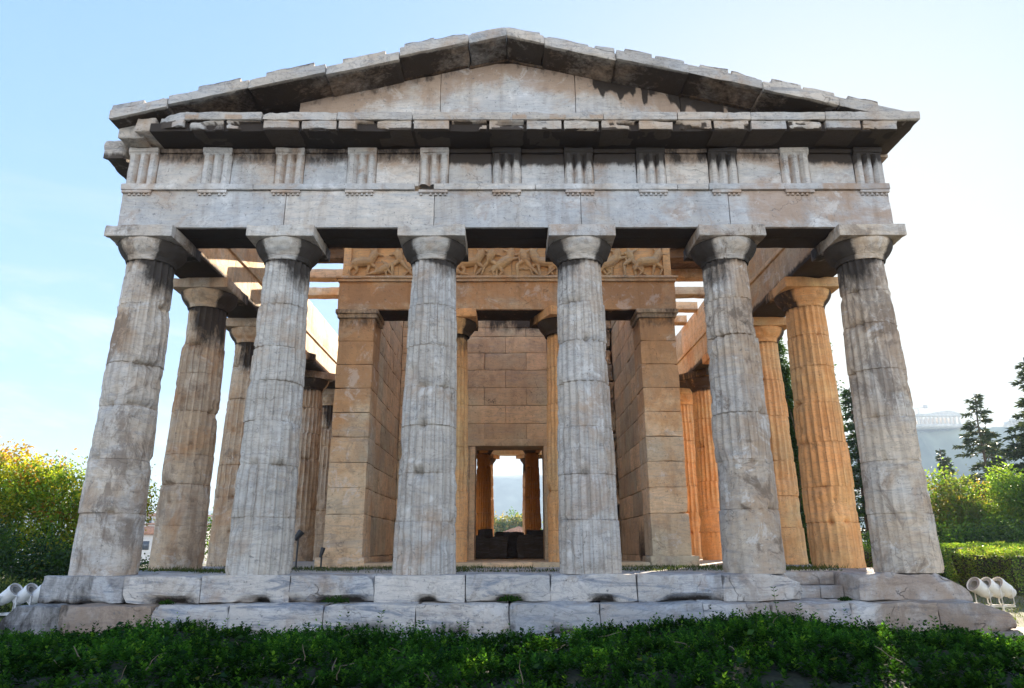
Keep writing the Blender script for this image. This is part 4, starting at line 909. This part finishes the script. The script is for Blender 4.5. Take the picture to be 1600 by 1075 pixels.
# clipped hedges
def box_hedge(label, x0, x1, y0, y1, zt, seed, pal, n, rz=0, ll=.055, lw=.032):
    rs = np.random.RandomState(seed); cx, cy = (x0+x1)/2, (y0+y1)/2; zb = gzz(cx, cy); e = empty('clipped_hedge', (cx, cy, zb), label, 'hedge', 'clipped hedges beside the temple', rz)
    w, d, h = (x1-x0)/2, (y1-y0)/2, zt - zb
    areas = np.array([w*d*4, 2*w*h, 2*w*h, 2*d*h, 2*d*h]); f = rs.choice(5, n, p=areas/areas.sum()); u, v = rs.uniform(-1, 1, n), rs.uniform(-1, 1, n)
    P = np.zeros((n, 3)); N = np.zeros((n, 3))
    for k, (fx, nn) in enumerate([(lambda u, v: (u*w, v*d, h+0*u), (0, 0, 1)), (lambda u, v: (u*w, -d+0*u, (v+1)/2*h), (0, -1, 0)), (lambda u, v: (u*w, d+0*u, (v+1)/2*h), (0, 1, 0)), (lambda u, v: (-w+0*u, u*d, (v+1)/2*h), (-1, 0, 0)), (lambda u, v: (w+0*u, u*d, (v+1)/2*h), (1, 0, 0))]):
        i = f == k; P[i] = np.stack(fx(u[i], v[i]), -1); N[i] = nn
    P += N*(fbm(P*2.2 + seed, seed, 3)[:, None]*.16 - rs.exponential(.05, (n, 1))); P += rs.normal(0, .015, P.shape)
    A = N*.7 + rdir(rs, n) + np.array([0, 0, .35]); col = pick(rs, pal, n)*(1 + .4*fbm(P*3, seed+4, 2))[:, None]
    leaf_object('foliage', P, A, rdir(rs, n) + N, ll*rs.uniform(.7, 1.4, n), lw*rs.uniform(.7, 1.4, n), col, M_LEAF, e)
    mb = MB(); wblock(mb, -w+.12, w-.12, -d+.12, d-.12, -.05, h-.12, res=.25, rough=.05, chip=.2, seed=seed)
    mb.build('branches', simple('twigs_%d' % seed, (.03, .028, .015), .95, nscale=20, amt=.5), e)
box_hedge('square clipped hedge closest to the corner of the temple steps', 10.9, 12.9, 10.2, 16.0, .33, 61, GREEN[1:3] + LIME, 15000)
box_hedge('long clipped hedge with a rounded top behind the cream floodlights', 12.15, 16.5, 6.6, 9.2, .25, 62, LIME + OLIVE[:1], 24000)
box_hedge('far clipped hedge along the edge of the lawn behind the two others', 13.2, 20.5, 12.6, 14.0, .42, 63, LIME, 20000)

# ------------------------------------------------------------------ hedge in the foreground
def hedge_top(x, y):
    P = np.stack([x, y, 0*x], -1)
    b = -.56 + .13*np.exp(-((x-2.7)/1.3)**2) + .05*np.exp(-((x+3.9)/1.0)**2) - .05*np.exp(-((x-.2)/1.0)**2) - .10*sstep(4.2, 6.5, x) + .02*np.exp(-((x-4.2)/.6)**2)
    b = b + .08*fbm(P*1.5, 4, 3) + .075*fbm(P*4.2, 6, 3)
    return b - .32*sstep(-1.95, -1.35, y + .25*vnoise(P*1.3, 9)) - .14*sstep(-4.3, -5.8, y)
rs = np.random.RandomState(77)
hedge = empty('low_hedge', (0, -3.6, -1.13), 'dense dark green hedge along the bottom, in front of the temple steps', 'hedge')
NS = 27000
X = rs.uniform(-8.6, 8.8, NS); Y = -1.25 - 5.2*rs.rand(NS)**1.15
keep = (np.abs(X) < 1.6 + .83*(Y + 10.7)*1.02) ; X, Y = X[keep], Y[keep]
hole = fbm(np.stack([X*3.4, Y*3.4, 0*X], -1), 19, 3); keep = (hole > -.36) | (rs.rand(len(X)) < .12) | (Y > -2.3); X, Y = X[keep], Y[keep]
Z = hedge_top(X, Y); NS = len(X)
tall = (rs.rand(NS) < .05)*rs.uniform(.04, .15, NS)
dens = fbm(np.stack([X*2.2, Y*2.2, 0*X], -1), 15, 3)
hgt = rs.uniform(.05, .11, NS)*(1+.5*dens) + tall; depth = rs.uniform(-.07, .02, NS)
dirs = np.stack([rs.normal(0, .32, NS), rs.normal(0, .32, NS), np.ones(NS)], -1); dirs /= np.linalg.norm(dirs, axis=1, keepdims=True)
NL = 12
u = np.tile(np.linspace(.12, 1, NL//2).repeat(2), NS); sid = np.repeat(np.arange(NS), NL)
ang = np.tile((np.arange(NL)//2*math.radians(90) + (np.arange(NL) % 2)*math.pi), NS) + np.repeat(rs.rand(NS)*6.28, NL) + rs.normal(0, .25, NS*NL)
base = np.stack([X, Y, Z + depth - .05], -1)
P = base[sid] + dirs[sid]*(hgt[sid]*u)[:, None]
A = np.stack([np.cos(ang), np.sin(ang), .25 + .9*u**3 + rs.normal(0, .25, len(u))], -1)
Nn = np.stack([-np.cos(ang)*.6, -np.sin(ang)*.6, np.ones_like(ang)], -1) + rs.normal(0, .25, (len(u), 3))
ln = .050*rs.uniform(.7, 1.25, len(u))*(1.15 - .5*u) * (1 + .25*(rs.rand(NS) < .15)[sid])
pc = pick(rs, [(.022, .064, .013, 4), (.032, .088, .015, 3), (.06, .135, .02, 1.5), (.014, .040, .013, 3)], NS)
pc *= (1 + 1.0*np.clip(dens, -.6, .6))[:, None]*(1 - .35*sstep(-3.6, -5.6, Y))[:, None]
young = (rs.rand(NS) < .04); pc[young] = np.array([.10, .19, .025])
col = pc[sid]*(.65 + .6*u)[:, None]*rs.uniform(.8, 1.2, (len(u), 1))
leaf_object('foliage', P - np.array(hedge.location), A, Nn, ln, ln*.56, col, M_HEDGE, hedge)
# bigger ivy leaves threaded through it
ni = 420; xi, yi = rs.uniform(-6, 6, ni), rs.uniform(-6.2, -2.2, ni); zi = hedge_top(xi, yi) + rs.uniform(-.02, .06, ni)
ai = rs.rand(ni)*6.28
leaf_object('ivy', np.stack([xi, yi, zi], -1) - np.array(hedge.location), np.stack([np.cos(ai), np.sin(ai), rs.normal(0, .3, ni)], -1), np.stack([rs.normal(0, .5, ni), rs.normal(-.3, .5, ni), np.ones(ni)], -1),
            rs.uniform(.06, .10, ni), rs.uniform(.05, .08, ni), pick(rs, [(.022, .055, .03, 3), (.04, .08, .03, 2), (.14, .15, .03, .5)], ni), M_HEDGE, hedge)
def core(P_): return P_
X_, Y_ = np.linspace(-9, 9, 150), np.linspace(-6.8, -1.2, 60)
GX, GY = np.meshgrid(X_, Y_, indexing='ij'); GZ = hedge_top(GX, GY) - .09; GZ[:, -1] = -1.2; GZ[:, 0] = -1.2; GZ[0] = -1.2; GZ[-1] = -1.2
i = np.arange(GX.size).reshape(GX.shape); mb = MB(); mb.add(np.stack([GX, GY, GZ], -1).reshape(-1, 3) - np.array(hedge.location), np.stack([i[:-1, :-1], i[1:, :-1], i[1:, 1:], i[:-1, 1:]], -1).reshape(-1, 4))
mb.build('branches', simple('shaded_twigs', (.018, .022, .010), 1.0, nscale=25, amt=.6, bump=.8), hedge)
# dry twigs and bare shoots
M_TWIG = simple('dry_twig', (.15, .115, .08), .9, nscale=30)
for k in range(44):
    x, y = rs.uniform(-5.5, 5.5), rs.uniform(-6.0, -2.0)
    if k < 14: x, y = rs.uniform(-4.6, -1.2), rs.uniform(-5.6, -4.0)
    z = float(hedge_top(np.array([x]), np.array([y]))[0]); d = rdir(rs, 1)[0]; d[2] = abs(d[2])*.6 + .1; L_ = rs.uniform(.10, .30)
    pts = [np.array([x, y, z-.02]) + d*L_*t + rs.normal(0, .008, 3) for t in (0, .35, .7, 1)]
    mb = MB(); tube(mb, np.array(pts) - np.array(hedge.location), [.005, .004, .0035, .002], 5); mb.build('dry_twig', M_TWIG, hedge)
LP = []; LA = []; M_SHOOT = simple('green_shoot', (.06, .09, .03), .8)
for (x, y, h) in [(-1.55, -1.9, .22), (-1.0, -1.85, .2), (-4.1, -2.3, .16), (1.0, -1.7, .22), (3.35, -1.75, .34), (3.6, -1.8, .2), (.35, -1.8, .2), (-.5, -1.9, .16), (-2.4, -1.9, .14), (5.0, -2.2, .16)]:
    z = float(hedge_top(np.array([x]), np.array([y]))[0]); p0 = np.array([x, y, z-.05]); tip = p0 + [rs.uniform(-.1, .1), 0, h+.05]
    mb = MB(); tube(mb, np.array([p0, (p0+tip)/2 + rs.normal(0, .01, 3), tip]) - np.array(hedge.location), [.004, .003, .002], 5); mb.build('shoot', M_SHOOT, hedge)
    for t in (.55, .75, .9, 1.0): 
        for s_ in (-1, 1): LP.append(p0 + (tip-p0)*t); LA.append([s_*1.0, rs.normal(0, .4), .5])
LP = np.array(LP); LA = np.array(LA); leaf_object('shoot_leaves', LP - np.array(hedge.location), LA, rdir(rs, len(LP))*.4 + [0, -.5, 1], .055, .028, pick(rs, [(.03, .08, .02, 1), (.05, .11, .02, 1)], len(LP)), M_HEDGE, hedge)

# ------------------------------------------------------------------ grass and weeds on the temple floor
ng = 9000; gx = rs.uniform(-5.2, 5.6, ng); gy = 1.25 + 2.9*rs.rand(ng); pn = fbm(np.stack([gx*.9, gy*1.5, 0*gx], -1), 44, 3); k = (pn > -.08) & (np.abs(gx) < 6); gx, gy = gx[k], gy[k]
ex = [(-5.2, 2.1, .25, 500), (-6.0, 2.3, .3, 500), (-4.3, 1.2, .3, 200), (4.6, 2.6, .5, 700), (5.6, 2.3, .3, 200), (-5.6, 4.6, .3, 200)]
for (cx, cy, r, m) in ex: gx = np.append(gx, rs.normal(cx, r, m)); gy = np.append(gy, rs.normal(cy, r*.6, m))
n = len(gx); hg = rs.uniform(.03, .09, n); hg[-1500:] *= 1.6
tag(leaf_object('grass', np.stack([gx, gy, 0*gx - .012], -1), np.stack([rs.normal(0, .5, n), rs.normal(0, .5, n), np.ones(n)], -1), rdir(rs, n)*[1, 1, .1], hg, .012, pick(rs, [(.06, .09, .02, 3), (.09, .10, .03, 2), (.04, .07, .02, 2)], n), M_LEAF), kind='stuff')
ng = 9000; gx = rs.uniform(7.9, 14, ng); gy = rs.uniform(-3, 9, ng); n = ng
tag(leaf_object('grass', np.stack([gx, gy, gz(gx, gy)-.01], -1), np.stack([rs.normal(0, .5, n), rs.normal(0, .5, n), np.ones(n)], -1), rdir(rs, n)*[1, 1, .1], rs.uniform(.05, .14, n), .016, pick(rs, [(.10, .14, .025, 3), (.14, .15, .03, 2), (.06, .10, .02, 2)], n), M_LEAF), kind='stuff')

# weeds rooted in the hollows under the top step
for k, (wx, wz, wr, lab) in enumerate([(.05, -.36, .11, 'small green weed in the hollow under the middle of the top step'), (-2.5, -.37, .14, 'dark weed spreading in the long hollow under the top step, left of the doorway'), (4.95, -.37, .06, 'tiny weed on the ledge beside the broken corner block'), (-4.95, -.385, .07, 'tiny weed in the hollow nearest the corner column')]):
    e = empty('weed', (wx, -.02, wz), lab, 'plant', 'weeds growing on the temple steps'); n_ = 260
    d_ = rdir(rs, n_)*np.array([1.6, .7, .6])*rs.uniform(.2, 1, (n_, 1))*wr; d_[:, 2] = np.abs(d_[:, 2]) + .005; d_[:, 1] -= .03
    leaf_object('foliage', d_, d_/wr + rdir(rs, n_)*.5, rdir(rs, n_) + [0, -.5, .8], .035*rs.uniform(.6, 1.2, n_), .020, pick(rs, [(.03, .075, .018, 2), (.05, .10, .025, 1)], n_), M_HEDGE, e)

# ------------------------------------------------------------------ floodlights
M_LAMP = simple('cream_paint', (.68, .64, .56), .5, nscale=6, amt=.12); M_GLASS = simple('lamp_glass', (.30, .29, .27), .15)
M_LAMPW = simple('white_paint', (.62, .63, .64), .5, nscale=6, amt=.12); M_BLACK = simple('black_metal', (.02, .02, .022), .45)
def frame(d):
    d = np.array(d, float); d /= np.linalg.norm(d); a = np.cross(d, [0, 0, 1.0]); a /= np.linalg.norm(a); b = np.cross(d, a); return np.stack([a, b, d], 1), a, d
def flood_rack(label, base, offs, d, mat, r=.20, zl=.55, Lc=.50):
    e = empty('floodlight_rack', base, label, 'floodlight', 'floodlight racks aimed at the temple'); R, a, d = frame(d)
    o0, o1 = np.array(offs[0]), np.array(offs[-1]); u = (o1-o0)/np.linalg.norm(o1-o0)
    mb = MB(); tube(mb, [o0 - u*.16 + [0, 0, zl-.32], o1 + u*.16 + [0, 0, zl-.32]], [.022, .022], 8); mb.build('crossbar', mat, e)
    for t in (.2, .8):
        mb = MB(); p = o0 + (o1-o0)*t; tube(mb, [p + [0, 0, -.05], p + [0, 0, zl-.32]], [.02, .02], 8); mb.build('leg', mat, e)
    for o_ in offs:
        c = np.array(o_) + [0, 0, zl]
        mb = MB(); lathe(mb, [(.0, -Lc*.5), (r*.55, -Lc*.5), (r*.62, -Lc*.47), (r*.62, -Lc*.28), (r*.86, -Lc*.2), (r*.9, Lc*.30), (r*.98, Lc*.32), (r*.98, Lc*.5), (r*.9, Lc*.5), (r*.86, Lc*.36)], 28, c, R)
        for k in range(5):
            z0 = -Lc*.46 + k*Lc*.035; lathe(mb, [(r*.60, z0), (r*.70, z0+.004), (r*.70, z0+.009), (r*.60, z0+.012)], 24, c, R)
        lamp = mb.build('lamp', mat, e)
        g = MB(); lathe(g, [(.0, Lc*.47), (r*.5, Lc*.46), (r*.89, Lc*.44)], 28, c, R); g.build('lens', M_GLASS, lamp)
        y = MB(); s0 = np.cross(d, [0, 0, 1.0]); s0 /= np.linalg.norm(s0); w = r*1.08
        tube(y, [c + s0*w, c + s0*w + [0, 0, -.26], c + s0*w*.85 + [0, 0, -.30], c - s0*w*.85 + [0, 0, -.30], c - s0*w + [0, 0, -.26], c - s0*w], [.014]*6, 6); y.build('bracket', mat, lamp)
    return e
flood_rack('three cream floodlights on a rail, sunlit in front of the clipped hedge', (9.55, 3.5, gzz(9.55, 3.5)), [(-.26, 0, 0), (-.02, .02, 0), (.22, .04, 0)], (-.84, -.20, .50), M_LAMP, r=.15, zl=.68, Lc=.40)
flood_rack('three white floodlights on a rail, in the shade beside the dark bush', (-8.72, 2.5, gzz(-8.72, 2.5)), [(-.30, 0, 0), (-.02, .02, 0), (.22, .04, 0)], (.80, -.25, .52), M_LAMPW, r=.13, zl=.72, Lc=.40)
def spot(label, base, h, d, r):
    e = empty('spotlight', base, label, 'spotlight', 'small black spotlights in the colonnade'); R, a, d = frame(d)
    mb = MB(); tube(mb, [(0, 0, 0), (0, 0, h-.06)], [.018, .018], 8); lathe(mb, [(0, .0), (.10, 0), (.10, .02), (0, .021)], 16); mb.build('stand', M_BLACK, e)
    mb = MB(); c = np.array([0, 0, h]); lathe(mb, [(0, -.10), (r*.6, -.10), (r*.8, -.04), (r, .06), (r, .10), (r*.92, .10), (r*.9, .08)], 20, c, R); l = mb.build('lamp', M_BLACK, e)
    g = MB(); lathe(g, [(0, .082), (r*.9, .08)], 20, c, R); g.build('lens', M_GLASS, l)
spot('small black spotlight on a stand beside the second front column', (-4.02, 3.0, 0), .62, (.5, .1, .7), .065)
spot('lower black spotlight at the foot of the square pillar', (-3.78, 3.9, 0), .30, (.2, .1, .9), .045)
# rope and posts
rb = empty('rope_barrier', (9.9, 3.2, gzz(9.9, 3.2)), 'pale rope strung between thin metal posts over the sunlit grass', 'barrier')
for px in (0., 2.6):
    mb = MB(); tube(mb, [(px, -px*.1, -.05), (px, -px*.1, .42)], [.015, .015], 8); lathe(mb, [(0, .42), (.022, .42), (.022, .45), (0, .455)], 10, (px, -px*.1, 0)); mb.build('post', M_LAMP, rb)
mb = MB(); t = np.linspace(0, 1, 14); tube(mb, np.stack([2.6*t, -.26*t, .38 - .25*t*(1-t)], -1), .010, 6); mb.build('rope', simple('rope', (.55, .52, .46), .9), rb)
# loose stones
M_STONE_SHADED = marble('shade_dark_stone', (.10, .085, .07), warm=(.07, .045, .03), warm_amt=.4, soot_shade_amt=.9)  # near-black colour paints the doorway stones as shaded silhouettes
def stone(label, cat, x0, x1, y0, y1, z0, z1, seed, mat=M_STEP, rough=.04, chip=.15, group=None, name='stone_block', res=.07):
    mb = MB(); c = np.array([(x0+x1)/2, (y0+y1)/2, z0]); wblock(mb, x0-c[0], x1-c[0], y0-c[1], y1-c[1], 0, z1-z0, res=res, rough=rough, chip=chip, seed=seed)
    o = mb.build(name, mat); o.location = c; return tag(o, label, cat, group)
stone('flat grey slab lying off the corner of the lowest step by the white floodlights', 'stone', -8.6, -7.75, -.9, .3, -1.16, -.80, 901)
stone('brown eroded rock at the foot of the sunlit corner of the steps', 'rock', 7.0, 8.6, -1.35, .2, -1.2, -.80, 902, rough=.09, chip=.2, name='rock')
stone('pale stone beside the brown rock at the edge of the picture', 'stone', 8.5, 9.4, -.4, .7, -1.16, -.86, 903)
for i, (x0, x1, y, z1, lab) in enumerate([(-1.15, .0, 11.0, .70, 'long dark block lying inside the doorway, left of the gap'), (.28, 1.3, 11.0, .74, 'dark block lying inside the doorway, right of the gap'), (-.95, -.5, 11.9, .93, 'small dark stone standing behind the long block in the doorway'), (-.12, .5, 12.0, .84, 'dark stone in the gap between the two blocks in the doorway'), (.62, 1.25, 12.1, .92, 'flat dark stone topping the pile at the doorway jamb'), (-.4, .06, 12.2, .86, 'low dark stone at the back of the pile in the doorway')]):
    stone(lab, 'stone', x0, x1, y, y+.7, .05, z1, 920+i, mat=M_STONE_SHADED, rough=.05, chip=.16, group='stones lying inside the doorway')

# ------------------------------------------------------------------ distant things
M_WALL = simple('pale_render', (.60, .55, .48), .9, nscale=2, amt=.15); M_TILE = simple('roof_tile', (.40, .20, .12), .9, nscale=3, amt=.3); M_PANE = simple('dark_window', (.05, .06, .08), .3)
def house(label, x0, x1, y, zb, z1, zr, nwin=3, rows=2, group='houses in the town below'):
    e = empty('house', ((x0+x1)/2, y, zb), label, 'house', group); w = (x1-x0)/2; d = min(w, 6)
    mb = MB(); box(mb, -w, w, 0, 2*d, 0, z1-zb); mb.build('wall', M_WALL, e, smooth=False)
    mb = MB(); prism(mb, [(-w-.3, z1-zb+.01), (w+.3, z1-zb+.01), (w+.3, z1-zb+.12), (0, zr-zb), (-w-.3, z1-zb+.12)], 1, 2*d+.3, -.3); mb.build('roof', M_TILE, e, smooth=False)
    for r in range(rows):
        for k in range(nwin):
            mb = MB(); cx = -w + (k+.5)*2*w/nwin; cz = z1-zb-1.4-r*2.9; box(mb, cx-.45, cx+.45, -.06, .1, cz-.7, cz+.5); mb.build('window', M_PANE, e, smooth=False)
house('pale house with a tiled roof framed between the two far columns', -1.5, 5.2, 120, gzz(0, 120), 2.6, 3.95)
house('pale house with a tiled roof in the gap beside the corner column', -54.6, -49.2, 92, gzz(-52, 92), 2.2, 3.4)
house('taller flat white house behind the tiled one in the gap beside the corner column', -70, -58.4, 125, gzz(-64, 125), 4.6, 5.2, 5, 4)
house('broad ochre house further back in the gap beside the corner column', -98, -78, 175, gzz(-90, 175), 8.3, 9.6, 7, 5)
for i, (x, z, r, lab) in enumerate([(-1.9, 3.4, 2.4, 'round tree left of the house framed by the far columns'), (1.2, 4.4, 2.2, 'taller tree behind the roof framed by the far columns'), (4.2, 4.0, 2.2, 'round tree right of the house framed by the far columns')]):
    y = 135 + 3*i; zb = gzz(x, y)
    tree('distant_tree', lab, 'tree', (x, y, zb), [(x, y, z, r, r, r*1.1), (x-1.2, y, z-2.6, r, r, r), (x+1.3, y, z-2.4, r, r, r)], OLIVE + GREEN[:2], 160, 34, .9, .55, .35, 300+i, .25, group='trees beyond the far end of the temple')
for i in range(26):
    r_ = np.random.RandomState(400+i); x = r_.uniform(-120, 120); y = r_.uniform(150, 230) if abs(x) < 60 else r_.uniform(60, 150); x += 0 if abs(x) > 6 else 14; z = gzz(x, y)
    if x > 20: y += 60; z = gzz(x, y)
    h = r_.uniform(5, 9); tree('distant_tree', 'round tree among the trees of the hazy town below the temple', 'tree', (x, y, z), [(x, y, z+h*.6, h*.35, h*.35, h*.4), (x+1, y, z+h*.4, h*.35, h*.3, h*.3)], OLIVE + GREEN[:2], 60, 24, 1.2, .8, .5, 430+i, .25, group='scattered trees in the town')
# hilltop temple far off
M_FAR = simple('distant_marble', (.55, .48, .38), .9, nscale=.3, amt=.2)
pt = empty('hilltop_temple', (449, 700, 120.4), 'far ruined temple with a colonnade on top of the hazy hill', 'temple')
mb = MB(); box(mb, -21, 33, -1, 34, -2, 1.2); mb.build('platform', M_FAR, pt, smooth=False)
for k in range(11):
    mb = MB(); lathe(mb, [(1.15, 1.2), (.9, 7.6), (1.3, 8.3), (1.3, 8.9)], 12, (-19 + 4.3*k, 1.2, 0)); mb.build('column', M_FAR, pt)
for k in range(6):
    mb = MB(); lathe(mb, [(1.15, 1.2), (.9, 7.6), (1.3, 8.3), (1.3, 8.9)], 12, (-19, 6.5 + 4.6*k, 0)); mb.build('column', M_FAR, pt)
mb = MB(); box(mb, -20.3, 26, 0, 2.4, 8.92, 12.2); box(mb, -20.3, -17.6, 2.5, 31, 8.92, 11.2); mb.build('entablature', M_FAR, pt, smooth=False)
mb = MB(); prism(mb, [(-8, 12.22), (26, 12.22), (25, 13), (16, 15.6), (8, 15.2), (-2, 13.4)], 1, 2.2, .3); mb.build('pediment', M_FAR, pt, smooth=False)
mb = MB(); box(mb, -6, 24, 9, 28, 1.2, 9); mb.build('inner_wall', M_FAR, pt, smooth=False)
cr = empty('crane', (441, 716, 119), 'thin tower crane rising above the ruined temple on the hazy hill', 'crane')
M_CR = simple('crane_paint', (.35, .33, .30), .6)
mb = MB()
for sx in (-.6, .6):
    for sy in (-.6, .6): tube(mb, [(sx, sy, 0), (sx, sy, 22)], [.14, .14], 4)
for k in range(11): tube(mb, [(-.6, -.6, 2*k), (.6, -.6, 2*k+2)], [.1, .1], 4); tube(mb, [(.6, .6, 2*k), (-.6, .6, 2*k+2)], [.1, .1], 4)
mb.build('mast', M_CR, cr)
mb = MB(); tube(mb, [(-12, 0, 21.0), (9, 0, 24)], [.3, .5], 6); mb.build('jib', M_CR, cr)
mb = MB(); wblock(mb, 6.5, 10, -1, 1, 22.4, 26, res=1, rough=.1, chip=.3); mb.build('counterweight', M_CR, cr)
ru = empty('hilltop_ruin', (545, 720, 119), 'small pale ruin on the hazy hilltop behind the spruce boughs', 'ruin')
mb = MB(); box(mb, -6, 14, 0, 12, 0, 9); mb.build('wall', M_FAR, ru, smooth=False)
for k in range(6):
    mb = MB(); lathe(mb, [(.8, 0), (.65, 8), (.95, 8.6)], 10, (-5 + 3.4*k, -2.5, 0)); mb.build('column', M_FAR, ru)
mb = MB(); box(mb, -6.2, 13.4, -3.4, -.1, 8.61, 11); mb.build('entablature', M_FAR, ru, smooth=False)

# ------------------------------------------------------------------ air
HAZE = 0.0004
def haze():
    m, nt = mat_base('hazy_air'); v = nd(nt, 'ShaderNodeVolumePrincipled'); v.inputs['Color'].default_value = (.62, .80, 1.0, 1); v.inputs['Density'].default_value = HAZE; v.inputs['Anisotropy'].default_value = 0.0
    o = nd(nt, 'ShaderNodeOutputMaterial'); nt.links.new(v.outputs[0], o.inputs['Volume'])
    mb = MB(); box(mb, -1500, 1500, -60, 1950, -26, 175); ob = mb.build('haze', m, smooth=False); tag(ob, kind='stuff')
if HAZE > 0: haze()
